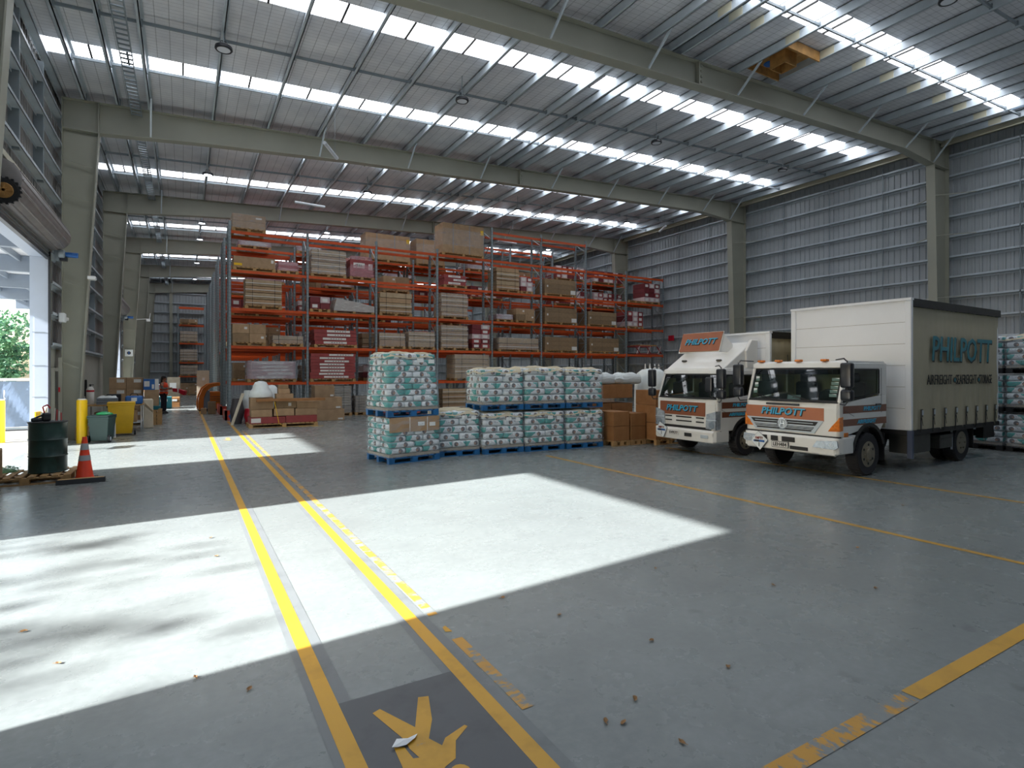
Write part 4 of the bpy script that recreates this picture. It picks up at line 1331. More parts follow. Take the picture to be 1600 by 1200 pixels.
# ================================================================== the two trucks
def bevel(o, w=.02, seg=2):
    md = o.modifiers.new('bevel', 'BEVEL'); md.width = w; md.segments = seg; md.limit_method = 'ANGLE'; md.angle_limit = R(40)
    return o
def wheel(parent, x, y, r, side, dual=False):
    """side -1 = outer face towards -y"""
    w = .24
    b = MB()
    s = side
    b.lathe([(r * .60, s * -.01), (r * .93, 0), (r, -s * .035), (r, -s * (w - .03)), (r * .93, -s * w), (r * .6, -s * (w - .01))], (x, y, r), 'y', 36, 'tyre')
    for k in range(36):
        t = 2 * PI * k / 36
        b.cbox((x + r * math.cos(t), y - s * w / 2, r + r * math.sin(t)), (.035, w - .05, .012), 'tyre', None)
    if dual: b.lathe([(r * .6, -s * .28), (r, -s * .30), (r, -s * .50), (r * .6, -s * .52)], (x, y, r), 'y', 30, 'tyre')
    o = link('wheel', b.mesh('wheel', False), parent)
    smooth_angle(o, 40)
    b = MB()
    if dual: prof = [(r * .60, -s * .005), (r * .58, -s * .02), (r * .50, -s * .13), (r * .30, -s * .16), (r * .28, -s * .10), (.02, -s * .10)]
    else: prof = [(r * .60, -s * .005), (r * .56, -s * .015), (r * .50, -s * .05), (r * .36, -s * .00), (r * .26, s * .015), (r * .24, s * .03), (.02, s * .04)]
    b.lathe(prof, (x, y, r), 'y', 30, 'rim')
    for k in range(6):
        t = 2 * PI * k / 6
        b.cyl((x + r * .32 * math.cos(t), y, r + r * .32 * math.sin(t)), (x + r * .32 * math.cos(t), y + s * .025, r + r * .32 * math.sin(t)), .016, n=6, m='rim')
        if not dual: b.cyl((x + r * .44 * math.cos(t + .5), y - s * .03, r + r * .44 * math.sin(t + .5)), (x + r * .44 * math.cos(t + .5), y + s * .002, r + r * .44 * math.sin(t + .5)), .026, n=8, m='chassis')
    smooth_angle(link('rim', b.mesh('rim'), o), 40)

def arc(cx, cz, r, a0, a1, n=10):
    return [(cx + r * math.cos(a0 + (a1 - a0) * i / n), cz + r * math.sin(a0 + (a1 - a0) * i / n)) for i in range(n + 1)]

def mirror(parent, x, y, z, s, arm=True):
    b = MB()
    b.tube([(x - .02, y - s * .28, z + .40), (x - .16, y - s * .06, z + .42), (x - .16, y, z + .36)], .012, 6, 'black_plastic')
    b.tube([(x - .02, y - s * .28, z - .42), (x - .16, y - s * .04, z - .44), (x - .16, y, z - .38)], .012, 6, 'black_plastic')
    b.cyl((x - .16, y, z - .4), (x - .16, y, z + .38), .013, n=8, m='black_plastic')
    b.bevbox((x - .22, y - .11, z - .12), (x - .10, y + .11, z + .34), .035, 'black_plastic')
    b.bevbox((x - .22, y - .11, z - .36), (x - .09, y + .11, z - .15), .045, 'black_plastic')
    b.box((x - .098, y - .09, z - .09), (x - .094, y + .09, z + .31), 'chrome')
    smooth_angle(link('mirror', b.mesh('mirror'), parent), 50)

def placard(parent, x, y, z, s, rot=8):
    """a white diamond placard with red print over a dark blue bar"""
    b = MB()
    n = Vector((-1, 0, 0))
    def dia(r, off, m, th=.004):
        vs = []
        for k in range(4):
            t = PI / 2 * k + R(rot)
            vs.append((x - off, y + r * math.sin(t), z + r * math.cos(t)))
        vs += [(a + th, bb, c) for a, bb, c in vs]
        b.add(vs, [(0, 1, 2, 3), (7, 6, 5, 4), (0, 4, 5, 1), (1, 5, 6, 2), (2, 6, 7, 3), (3, 7, 4, 0)], m)
    dia(s, .0, 'ink'); dia(s * .96, .004, 'paper')
    o = b.build('placard', parent)
    text_part('placard_print', 'EMPTY', .075, 'red', o, (x - .010, y, z + s * .25), (0, -1, 0), (0, 0, 1), width=s * .9, bold=.001)
    b = MB(); b.box((x - .013, y - s * .62, z - s * .14), (x - .008, y + s * .62, z + s * .06), 'blue'); b.box((x - .0135, y - s * .02, z - s * .12), (x - .0125, y + s * .5, z + s * .04), 'letter_dark'); b.build('placard_bar', o)
    b = MB(); b.box((x - .012, y - .006, z - s * .62), (x - .008, y + .006, z - s * .2), 'ink'); b.build('placard_mark', o)

def sign_text(parent, s, size, width, o, xd, yd, face='cyan', back='letter_dark', d=.018, bold=.006, shear=.25, n=(-1, 0, 0)):
    """letters with a dark drop shadow behind them"""
    ox = Vector(o); xd = Vector(xd); yd = Vector(yd); nn = Vector(n)
    text_part('lettering_shadow', s, size, back, parent, ox + xd * d - yd * d + nn * .003, xd, yd, width=width, shear=shear, bold=bold)
    text_part('lettering', s, size, face, parent, ox + nn * .007, xd, yd, width=width, shear=shear, bold=bold * .6)

def curtain_box(t, x0, x1, hw, z0, z1, logo):
    b = MB()
    # front bulkhead with white corner posts, top rail, rear frame
    b.box((x0, -hw, z0), (x0 + .05, hw, z1), 'panel_white')
    bevel(b.build('bulkhead', t), .01)
    for s in (-1, 1):
        b = MB(); b.box((x0 - .03, s * hw - .06, z0), (x0 + .06, s * hw + .06, z1), 'panel_white'); bevel(b.build('corner_post', t), .02)
    b = MB()
    for k in range(1, 6): b.box((x0 - .002, -hw + .06, z0 + (z1 - z0) * k / 6), (x0, hw - .06, z0 + (z1 - z0) * k / 6 + .006), 'board_grey')
    b.box((x0 - .04, -hw - .06, z1), (x0 + .08, hw + .06, z1 + .05), 'panel_white')
    b.build('front_trim', t)
    b = MB(); b.box((x0 + .08, -hw - .05, z1 - .12), (x1, hw + .05, z1 + .04), 'chassis'); b.build('roof_rail', t)
    b = MB(); b.box((x0 + .06, -hw + .02, z1 - .02), (x1 - .02, hw - .02, z1 + .045), 'panel_white'); b.build('roof', t)
    b = MB(); b.box((x1 - .06, -hw, z0), (x1, hw, z1), 'panel_white'); b.build('rear_door', t)
    b = MB(); b.box((x0, -hw - .02, z0 - .10), (x1, hw + .02, z0), 'chassis'); b.build('deck', t)
    for s in (-1, 1):
        b = MB(); vs = []; fs = []
        n = 90
        rows = [(0, 0), (.12, .012), (.24, .0), (.30, .012), (.6, 0), (1, 0)]
        for i in range(n + 1):
            x = x0 + .06 + (x1 - x0 - .08) * i / n
            for (fz, bo) in rows:
                yy = hw + .012 * math.sin(x * 11) * (1 - fz * .7) + .010 * math.sin(x * 29 + fz * 5) + bo * 1.5
                vs.append((x, s * yy, z0 - .04 + (z1 - .10 - z0 + .04) * fz))
        k = len(rows)
        for i in range(n):
            for j in range(k - 1): fs.append((i * k + j, (i + 1) * k + j, (i + 1) * k + j + 1, i * k + j + 1))
        b.add(vs, fs, 'curtain')
        cur = smooth_angle(b.build('side_curtain', t), 60)
        if s == -1:
            nb = 8
            for i in range(nb):
                x = x0 + .42 + (x1 - x0 - .75) * i / (nb - 1)
                b = MB()
                b.box((x - .018, -hw - .05, z0 - .06), (x + .018, -hw - .04, z0 + .30), 'chassis')
                b.box((x - .03, -hw - .065, z0 + .26), (x + .035, -hw - .045, z0 + .42), 'dark_box')
                b.box((x - .01, -hw - .07, z0 + .30), (x + .05, -hw - .06, z0 + .40), 'galv')
                b.bar((x + .02, -hw - .05, z0 + .25), (x + .07, -hw - .05, z0 + .08), .012, .006, 'chassis')
                b.build('strap_buckle', cur)
            if logo:
                L = x1 - x0
                sign_text(cur, 'PHILPOTT', .74, 3.05, (x0 + .53 * L, -hw - .045, z1 - .98), (1, 0, 0), (0, 0, 1), 'teal_letter', 'letter_dark', .028, .012, .12, (0, -1, 0))
                for (s_, xx, ww) in (('AIRFREIGHT', -.97, 1.16), ('SEAFREIGHT', .33, 1.08), ('STORAGE', 1.36, .72)):
                    text_part('lettering', s_, .30, 'letter_dark', cur, (x0 + .5 * L + xx, -hw - .045, z1 - 1.62), (1, 0, 0), (0, 0, 1), width=ww, bold=.0)
                for xx in (-.30, .935):
                    b = MB(); b.lathe([(.06, 0), (.06, -.008)], (x0 + .5 * L + xx, -hw - .055, z1 - 1.62), 'y', 14, 'letter_dark'); b.lathe([(.04, 0), (.04, -.006)], (x0 + .5 * L + xx, -hw - .061, z1 - 1.62), 'y', 12, 'teal_letter')
                    b.build('dot', cur)

def cab(t, hw, xf, xr, zb, zs, zw, zt, zr, R_, arch=.56):
    """shell of the cab: hw half width, xf front, xr rear, zb bottom, zs window sill rear, zw screen base, zt screen top, zr roof"""
    xt = xf + .24
    b = MB()
    # front lower face
    b.prism([(xf, zb), (xf - .0, zw - .12), (xf + .03, zw), (xf + .09, zw), (xf + .08, zb)], -hw + .05, hw - .05, 'y', 'white_dirty')
    # corners
    for s in (-1, 1):
        b.prism([(xf + .0, s * (hw - .05)), (xf + .03, s * (hw - .012)), (xf + .08, s * hw), (xf + .12, s * hw), (xf + .12, s * (hw - .05))], zb, zw, 'z', 'white_dirty')
        # A pillar
        b.prism([(xf + .03, zw), (xf + .12, zw), (xt + .10, zt + .02), (xt, zt + .02)], s * hw if s < 0 else hw - .07, s * (hw - .07) if s < 0 else hw, 'y', 'white_dirty')
        # lower side with the wheel arch
        a = arc(0, R_, arch, PI - .25, .35, 12)
        poly = [(xf + .10, zb)] + [p for p in a if p[1] > zb] + [(xr - .02, zb + .28), (xr, zb + .4), (xr, zs), (xf + .09, zw)]
        y0, y1 = (-hw, -hw + .05) if s < 0 else (hw - .05, hw)
        b.prism(poly, y0, y1, 'y', 'white_dirty')
        # B pillar, header
        b.box((xr - .30, y0, zs - .02), (xr, y1, zt + .02), 'white_dirty')
        b.box((xt, y0, zt - .02), (xr, y1, zr - .04), 'white_dirty')
    b.box((xr - .05, -hw + .02, zb + .1), (xr, hw - .02, zr - .04), 'curtain')
    # roof: crowned slab with a soft front edge
    b.prism([(xt - .02, zt), (xt + .02, zr - .03), (xt + .12, zr), (xr - .08, zr), (xr, zr - .05), (xr, zt + .02), (xt + .05, zt)], -hw + .015, hw - .015, 'y', 'white_dirty')
    b.box((xf + .05, -hw + .05, zb + .25), (xr - .05, hw - .05, zb + .29), 'dash')
    sh = bevel(b.build('cab_shell', t), .022, 3)
    # wheel arch lip
    for s in (-1, 1):
        b = MB()
        A_ = arc(0, R_, arch + .012, PI - .2, .3, 14); B_ = arc(0, R_, arch - .06, .3, PI - .2, 14)
        b.prism(A_ + B_, s * (hw + .015), s * (hw - .06), 'y', 'chassis'); b.build('wheel_arch', t)
    # interior
    b = MB()
    b.prism([(xf + .09, zb + .3), (xf + .09, zw - .02), (xf + .35, zw + .03), (xf + .50, zw - .08), (xf + .45, zb + .3)], -hw + .07, hw - .07, 'y', 'dash'); b.build('dashboard', t)
    for yy in (-hw * .5, hw * .5):
        b = MB()
        b.bevbox((xr - .85, yy - .24, zb + .45), (xr - .30, yy + .24, zb + .62), .05, 'seat')
        b.bevbox((xr - .38, yy - .23, zb + .55), (xr - .22, yy + .23, zw + .38), .06, 'seat')
        b.bevbox((xr - .36, yy - .13, zw + .36), (xr - .26, yy + .13, zw + .56), .04, 'seat')
        smooth_angle(b.build('seat', t), 50)
    b = MB(); b.lathe([(.19, -.01), (.21, 0), (.19, .01)], (xf + .52, -hw * .5, zw + .04), 'x', 20, 'dash'); b.build('steering_wheel', t)
    # glass
    g = .012
    b = MB()
    def scr(u, v, off=0):      # u -1..1 across, v 0..1 up
        return (xf + .045 + (xt - xf - .03) * v - off, u * (hw - .075), zw + .02 + (zt - zw - .03) * v)
    def quad(m, u0, u1, v0, v1, off, name):
        q_ = MB(); N = 8
        vs = []; 
        for i in range(N + 1):
            u = u0 + (u1 - u0) * i / N
            c = .04 * (1 - u * u)
            for v in (v0, v1):
                p = scr(u, v, off + c); vs.append(p)
        q_.add(vs, [(2 * i, 2 * i + 2, 2 * i + 3, 2 * i + 1) for i in range(N)], m)
        return q_.build(name, t, smooth=True)
    ws = quad('windscreen_glass', -1, 1, 0, .82, 0, 'windscreen')
    sb = quad('sunband_glass', -1, 1, .82, 1, 0, 'sun_band')
    fr = MB()
    for (u0, u1, v0, v1) in ((-1.03, 1.03, -.05, .03), (-1.03, 1.03, .97, 1.03), (-1.04, -.985, -.04, 1.02), (.985, 1.04, -.04, 1.02)):
        N = 8; vs = []
        for i in range(N + 1):
            u = u0 + (u1 - u0) * i / N; c = .04 * (1 - min(1, u * u)) + .006
            for v in (v0, v1): vs.append(scr(u, v, c))
        fr.add(vs, [(2 * i, 2 * i + 2, 2 * i + 3, 2 * i + 1) for i in range(N)], 'black')
    fr.build('screen_seal', t)
    for s in (-1, 1):
        p = [(xf + .14, zw + .03), (xr - .31, zs + .02), (xr - .31, zt - .03), (xt + .09, zt - .03)]
        y = s * (hw - .02)
        q_ = MB(); q_.add([(a, y, c) for a, c in p], [(0, 1, 2, 3)], 'side_glass'); q_.build('side_window', t)
        q_ = MB()
        pp = p + [p[0]]
        for a, c in zip(pp, pp[1:]): q_.bar((a[0], s * hw, a[1]), (c[0], s * hw, c[1]), .012, .022, 'black')
        q_.build('window_seal', t)
        # door seams and handle
        q_ = MB()
        q_.box((xr - .22, s * hw - .004, zb + .42), (xr - .212, s * hw + .004, zt), 'dark_box')
        q_.bar((xf + .14, s * hw, zw), (xf + .16, s * hw, zb + .5), .008, .006, 'dark_box')
        q_.bar((xf + .16, s * hw, zb + .5), (xf + .5, s * hw, zb + .38), .008, .006, 'dark_box')
        q_.build('door_seam', t)
        q_ = MB(); q_.bevbox((xr - .44, s * hw - .02, zs - .22), (xr - .26, s * hw + .02, zs - .18), .008, 'black_plastic'); q_.build('door_handle', t)
    # wipers
    for (y0, y1) in ((.1, .75), (-.75, -.08)):
        q_ = MB()
        q_.bar(scr(y0, -.03, .06), scr(y1, .10, .065), .012, .012, 'black'); q_.bar(scr(y1 - .30, .05, .07), scr(y1 + .12, .19, .068), .018, .012, 'black')
        q_.build('wiper', t)
    return sh, scr

def truck_large():
    t = thing('curtainside_truck', 'larger white truck, tall cream side curtain lettered in teal, amber lamps on cab roof', 'truck', (11.52, 6.98, 0), R(1.2))
    hw = .99; xf = -1.03; xr = .70; zb = .80; zw = 1.44; zt = 2.10; zr = 2.24; zs = 1.58
    sh, scr = cab(t, hw, xf, xr, zb, zs, zw, zt, zr, .42, .60)
    # bumper
    b = MB()
    b.prism([(xf - .05, .46), (xf - .07, .74), (xf - .02, .79), (xf + .3, .79), (xf + .3, .50), (xf, .44)], -hw + .06, hw - .06, 'y', 'white_dirty')
    for s in (-1, 1):
        b.prism([(xf - .06, s * (hw - .06)), (xf - .01, s * (hw - .0)), (xf + .08, s * (hw + .02)), (xf + .45, s * (hw + .02)), (xf + .45, s * (hw - .08)), (xf + .1, s * (hw - .1))], .48, .785, 'z', 'white_dirty')
    bp = bevel(b.build('bumper', t), .02, 3)
    b = MB(); b.box((xf - .02, -hw + .0, .785), (xf + .06, hw, .81), 'chassis'); b.build('bumper_gap', t)
    def on(y0, y1, z0, z1, m, off=.075, th=.02): return ((xf - off, y0, z0), (xf - off + th, y1, z1))
    b = MB()
    for (y0, y1) in ((.44, .62), (.20, .36), (-.16, .12)): b.bevbox(*on(y0, y1, .63, .73, 0), .008, 'chassis')
    b.bevbox(*on(-.42, -.05, .49, .56, 0, .07), .008, 'chassis')
    b.build('bumper_vent', bp)
    for s in (-1, 1):
        b = MB()
        b.prism([(s * .52, .585), (s * .60, .71), (s * .98, .74), (s * 1.0, .62), (s * .94, .57)], xf - .078, xf - .05, 'x', 'lens')
        b.lathe([(.05, 0), (.058, -.006)], (xf - .077, s * .72, .645), 'x', 16, 'chrome'); b.lathe([(.045, 0), (.05, -.006)], (xf - .077, s * .88, .65), 'x', 16, 'chrome')
        b.build('headlamp', t)
        b = MB()
        b.prism([(s * .78, .90), (s * .85, 1.0), (s * (hw + .004), 1.16), (s * (hw + .004), .91)], xf - .012, xf + .02, 'x', 'amber')
        b.prism([(xf, .91), (xf, 1.16), (xf + .11, 1.18), (xf + .11, .92)], s * (hw - .02), s * (hw + .008), 'y', 'amber')
        b.lathe([(.05, 0), (.06, -.01)], (xf - .012, s * .92, .98), 'x', 14, 'amber')
        b.build('indicator', t)
        b = MB(); b.bevbox((-.88, s * hw - .012 if s < 0 else hw - .01, .80), (-.74, s * hw + .01 if s < 0 else hw + .014, .88), .01, 'amber'); b.build('side_marker', t)
    # copper band and grille
    b = MB(); b.box((xf - .008, -.70, 1.08), (xf + .0, .98, 1.33), 'copper'); cb = b.build('copper_band', t)
    sign_text(cb, 'PHILPOTT', .19, .95, (xf - .008, .16, 1.225), (0, -1, 0), (0, 0, 1))
    b = MB()
    b.prism([(-.70, 1.09), (.95, 1.09), (.74, .84), (-.52, .84)], xf - .02, xf + .01, 'x', 'galv')
    b.prism([(-.60, 1.065), (.85, 1.065), (.78, .985), (-.54, .985)], xf - .024, xf - .015, 'x', 'chassis')
    b.prism([(-.52, .955), (.77, .955), (.70, .87), (-.46, .87)], xf - .024, xf - .015, 'x', 'chassis')
    for z in (1.02, .93, .90): b.box((xf - .027, -.5, z), (xf - .02, .75, z + .012), 'galv')
    gr = b.build('grille', t)
    b = MB()
    b.lathe([(.115, 0), (.12, -.012), (.10, -.022), (.095, -.012)], (xf - .02, .13, .985), 'x', 28, 'chrome'); b.lathe([(.098, -.004), (.09, -.012)], (xf - .02, .13, .985), 'x', 28, 'galv')
    for s in (-1, 1): b.bar((xf - .036, .13 + s * .045, .93), (xf - .036, .13 + s * .03, 1.04), .012, .01, 'chrome')
    b.bar((xf - .036, .09, .985), (xf - .036, .17, .985), .012, .01, 'chrome')
    smooth_angle(b.build('badge', gr), 40)
    b = MB(); b.bevbox((xf - .03, -.22, 1.355), (xf - .0, .50, 1.395), .012, 'black_plastic'); b.build('grab_handle', t)
    # plate and placard
    b = MB(); b.box((xf - .085, -.03, .50), (xf - .078, .33, .625), 'ink'); b.box((xf - .088, -.02, .51), (xf - .084, .32, .615), 'label'); pl = b.build('number_plate', t)
    text_part('plate_characters', 'LEH484', .10, 'letter_dark', pl, (xf - .089, .15, .562), (0, -1, 0), (0, 0, 1), width=.29, bold=.002)
    placard(t, xf - .10, .60, .60, .20, 6)
    # roof markers
    for yy in (-.55, -.02, .42, .82):
        b = MB(); b.bevbox((-.80, yy - .06, zr - .01), (-.68, yy + .06, zr + .035), .015, 'amber'); b.build('marker_lamp', t)
    b = MB(); b.tube([(-.6, .3, zr), (-.62, .3, zr + .14)], .006, 6, 'black'); b.build('aerial', t)
    # side stripes
    for s in (-1, 1):
        y = s * (hw + .002)
        b = MB()
        for (z0, z1) in ((1.24, 1.38), (1.00, 1.13)): b.box((xf + .12, min(y, y - s * .004), z0), (xr - .02, max(y, y - s * .004), z1), 'copper_dark')
        sp_ = b.build('side_stripe', t)
        if s < 0:
            text_part('lettering', 'PHILPOTT', .11, 'cyan', sp_, (xf + 1.15, y - .004, 1.31), (1, 0, 0), (0, 0, 1), width=.66, shear=.2, bold=.004)
            text_part('lettering', 'AIRFREIGHT', .10, 'cyan', sp_, (xf + .95, y - .004, 1.065), (1, 0, 0), (0, 0, 1), width=.7, shear=.25, bold=.004)
            text_part('fleet_number', '1088', .085, 'dark_box', sp_, (-.78, y - .002, .66), (1, 0, 0), (0, 0, 1), width=.2, bold=.002)
    b = MB()
    for s in (-1, 1):
        b.prism([(xf + .02, .50), (xf + .46, .50), (xf + .44, .66), (xf + .12, .66)], s * (hw + .01), s * (hw - .1), 'y', 'dark_box')
        b.prism([(xf + .1, .66), (xf + .50, .66), (xf + .56, .82), (xf + .1, .82)], s * (hw + .0), s * (hw - .06), 'y', 'white_dirty')
    b.build('entry_step', t)
    mirror(t, xf + .12, -(hw + .16), 1.85, -1); mirror(t, xf + .12, hw + .16, 1.85, 1)
    # stickers in the screen, paper on the dash
    b = MB()
    for k in range(5):
        p0 = scr(-.97, .14 + .12 * k, -.01); p1 = scr(-.82, .14 + .12 * k + .09, -.01)
        b.box((min(p0[0], p1[0]), p0[1], p0[2]), (min(p0[0], p1[0]) + .004, p1[1], p1[2]), 'paper')
    for k in range(3):
        p0 = scr(.86, .2 + .2 * k, -.01); p1 = scr(.95, .2 + .2 * k + .15, -.01)
        b.box((p0[0], p0[1], p0[2]), (p0[0] + .004, p1[1], p1[2]), 'paper')
    b.build('screen_sticker', t)
    b = MB(); b.box((-.15, -.12, 0), (.15, .12, .004), 'paper'); o = b.build('dash_paper', t, (xf + .24, .05, zw + .06)); o.rotation_euler = (0, R(-20), R(30))
    # chassis
    b = MB()
    for s in (-1, 1): b.box((-.9, s * .38 - .04, .55), (5.4, s * .38 + .04, .75), 'chassis')
    for x in (-.3, 1.0, 2.2, 3.4, 4.8): b.box((x - .05, -.4, .58), (x + .05, .4, .70), 'chassis')
    b.cyl((0, -.85, .42), (0, .85, .42), .06, n=10, m='chassis'); b.cyl((3.8, -.8, .42), (3.8, .8, .42), .09, n=12, m='chassis')
    b.lathe([(.1, -.2), (.2, -.05), (.2, .05), (.1, .2)], (3.8, 0, .42), 'y', 16, 'chassis')
    b.box((-.7, -.7, .5), (.6, .7, .95), 'chassis')
    b.build('chassis', t)
    b = MB(); b.box((1.3, -1.15, .34), (2.20, -.75, .72), 'dark_box'); b.cyl((1.33, -1.0, .50), (2.18, -1.0, .50), .03, n=8, m='galv_dark'); bevel(b.build('fuel_tank', t), .03)
    b = MB(); b.box((2.62, -1.16, .36), (3.22, -.78, .60), 'dark_box'); b.box((2.60, -1.17, .58), (3.24, -.76, .66), 'dark_box'); bevel(b.build('tool_box', t), .02)
    b = MB()
    b.box((3.26, -1.15, .30), (3.28, -.65, .82), 'black'); b.box((4.32, -1.15, .26), (4.34, -.65, .82), 'black'); b.box((.58, -1.0, .25), (.60, -.6, .8), 'black')
    b.box((3.255, -1.15, .3), (3.262, -1.11, .8), 'galv')
    b.build('mudguard', t)
    b = MB(); b.box((4.9, -1.15, .45), (5.5, -1.0, .82), 'chassis'); b.box((5.42, -1.15, .45), (5.52, 1.15, .60), 'chassis'); b.build('tail_lift_frame', t)
    b = MB(); b.box((1.06, -1.29, .28), (1.13, -1.20, .84), 'blue_grey'); b.build('lower_corner_post', t)
    wheel(t, 0, -hw + .0, .42, -1); wheel(t, 0, hw, .42, 1)
    wheel(t, 3.8, -1.12, .42, -1, True); wheel(t, 3.8, 1.12, .42, 1, True)
    curtain_box(t, 1.08, 5.55, 1.22, .84, 3.47, True)
    b = MB(); b.box((1.6, .55, 3.51), (2.6, 1.15, 3.56), 'board_grey'); b.build('roof_board', t)

def truck_small():
    t = thing('delivery_truck', 'smaller white truck with wind deflector over the cab, parked beside the cartons', 'truck', (11.80, 9.92, 0), 0)
    hw = .97; xf = -1.03; xr = .60; zb = .62; zw = 1.38; zt = 1.98; zr = 2.12; zs = 1.50
    sh, scr = cab(t, hw, xf, xr, zb, zs, zw, zt, zr, .39, .54)
    b = MB()
    b.prism([(xf - .08, .35), (xf - .10, .60), (xf - .04, .64), (xf + .3, .64), (xf + .3, .40), (xf, .34)], -hw + .05, hw - .05, 'y', 'white_dirty')
    for s in (-1, 1):
        b.prism([(xf - .09, s * (hw - .05)), (xf - .03, s * hw), (xf + .40, s * (hw + .01)), (xf + .40, s * (hw - .08)), (xf + .1, s * (hw - .1))], .37, .635, 'z', 'white_dirty')
    bp = bevel(b.build('bumper', t), .02, 3)
    b = MB(); b.box((xf - .03, -.80, .64), (xf + .02, .74, .70), 'chassis'); b.bevbox((xf - .11, -.28, .45), (xf - .09, -.06, .54), .006, 'chassis'); b.bevbox((xf - .11, -.78, .45), (xf - .095, -.56, .53), .006, 'galv'); b.build('bumper_vent', bp)
    for s in (-1, 1):
        b = MB()
        b.prism([(s * .66, .68), (s * .68, 1.02), (s * (hw + .0), 1.10), (s * (hw + .0), .66)], xf - .04, xf + .02, 'x', 'lens')
        b.prism([(xf - .04, .66), (xf - .04, 1.10), (xf + .10, 1.10), (xf + .10, .68)], s * (hw - .02), s * (hw + .006), 'y', 'lens')
        b.lathe([(.07, 0), (.08, -.008)], (xf - .04, s * .84, .77), 'x', 18, 'chrome'); b.box((xf - .046, min(s * .68, s * .98), .88), (xf - .04, max(s * .68, s * .98), .90), 'galv')
        b.build('headlamp', t)
    b = MB(); b.box((xf - .012, -.62, .96), (xf, .84, 1.29), 'copper'); cb = b.build('copper_band', t)
    sign_text(cb, 'PHILPOTT', .20, 1.02, (xf - .012, .13, 1.125), (0, -1, 0), (0, 0, 1))
    b = MB()
    for z in (.90, .80):
        for (y0, y1) in ((-.58, -.34), (-.20, .30), (.44, .66)): b.bevbox((xf - .014, y0, z), (xf + .0, y1, z + .03), .005, 'chassis')
    b.build('grille', t)
    b = MB(); b.box((xf - .112, .12, .46), (xf - .104, .46, .56), 'label'); pl = b.build('number_plate', t)
    text_part('plate_characters', 'EVPE77', .09, 'letter_dark', pl, (xf - .114, .29, .51), (0, -1, 0), (0, 0, 1), width=.27, bold=.001)
    placard(t, xf - .125, .68, .56, .21, 18)
    # wind deflector, hollow wedge with a sign on it
    b = MB()
    b.prism([(xf + .28, zr - .02), (xf + .36, zr + .04), (.28, zr + .64), (.40, zr + .66), (.42, zr - .02)], -hw + .06, hw - .06, 'y', 'white_dirty')
    for s in (-1, 1):
        b.prism([(.05, zr + .0), (.02, zr + .42), (.22, zr + .70), (.46, zr + .70), (.46, zr - .02)], s * (hw - .10), s * (hw - .01), 'y', 'white_dirty')
    for s in (-.55, .55): b.box((xf + .52, s - .07, zr + .17), (xf + .60, s + .07, zr + .22), 'dark_box')
    de = bevel(b.build('wind_deflector', t), .03, 3)
    xd = Vector((0, -1, 0)); yd = Vector((.30, 0, .95)).normalized(); nn = xd.cross(yd)
    b = MB()
    c0 = Vector((-.32, .16, zr + .68))
    b.box((-.64, -.25, -.03), (.64, .25, .0), 'copper', basis(xd, yd, nn, c0))
    b.box((-.66, -.27, -.04), (.66, .27, -.03), 'white_dirty', basis(xd, yd, nn, c0))
    b.prism([(-.40, zr + .40), (-.24, zr + .86), (.10, zr + .60), (.1, zr + .4)], -.50, -.46, 'y', 'white_dirty'); b.prism([(-.40, zr + .40), (-.24, zr + .86), (.10, zr + .60), (.1, zr + .4)], .78, .82, 'y', 'white_dirty')
    sg = b.build('roof_sign', t)
    sign_text(sg, 'PHILPOTT', .21, 1.02, c0, xd, yd, n=tuple(nn))
    for s in (-1, 1):
        y = s * (hw + .002)
        b = MB()
        for (z0, z1) in ((1.16, 1.31), (.95, 1.08)): b.box((xf + .16, min(y, y - s * .004), z0), (xr - .02, max(y, y - s * .004), z1), 'copper_dark')
        sp_ = b.build('side_stripe', t)
        if s < 0:
            text_part('lettering', 'PHILPOTT', .11, 'cyan', sp_, (xf + .85, y - .004, 1.235), (1, 0, 0), (0, 0, 1), width=.66, shear=.2, bold=.004)
            text_part('lettering', 'AIRFREIGHT', .10, 'cyan', sp_, (xf + .75, y - .004, 1.015), (1, 0, 0), (0, 0, 1), width=.72, shear=.25, bold=.004)
    b = MB()
    b.tube([(xf + .08, -hw + .12, zw + .02), (xf - .10, -hw + .10, zw + .08), (xf - .12, -hw + .12, zw + .25)], .012, 6, 'black_plastic')
    b.bevbox((xf - .18, -hw + .02, zw + .18), (xf - .08, -hw + .22, zw + .52), .03, 'black_plastic'); b.build('mirror', t)
    mirror(t, xf + .12, -(hw + .14), 1.76, -1); mirror(t, xf + .12, hw + .14, 1.76, 1)
    b = MB()
    for s in (-1, 1): b.box((-.85, s * .36 - .04, .5), (4.4, s * .36 + .04, .68), 'chassis')
    b.cyl((0, -.8, .39), (0, .8, .39), .06, n=10, m='chassis'); b.cyl((3.3, -.8, .39), (3.3, .8, .39), .08, n=12, m='chassis')
    b.box((-.7, -.7, .45), (.6, .7, .85), 'chassis'); b.build('chassis', t)
    b = MB()
    for s in (-1, 1): b.prism([(xf + .02, .42), (xf + .46, .42), (xf + .44, .56), (xf + .1, .64)], s * hw, s * (hw - .1), 'y', 'dark_box')
    b.build('entry_step', t)
    wheel(t, 0, -hw, .39, -1); wheel(t, 0, hw, .39, 1)
    wheel(t, 3.3, -1.05, .39, -1, True); wheel(t, 3.3, 1.05, .39, 1, True)
    curtain_box(t, .63, 4.5, 1.12, .80, 2.98, False)
truck_large()
truck_small()

# ================================================================== things on and near the left-hand wall
def carton(x, y, z, w, d, h, label, rz=0, m='kraft', lab=None, group=None, name='cardboard_carton', cat='carton'):
    t = thing(name, label, cat, (x, y, z), rz, group)
    link('box', carton_mesh(w, d, h, m, 'board_tan', lab), t)
    return t
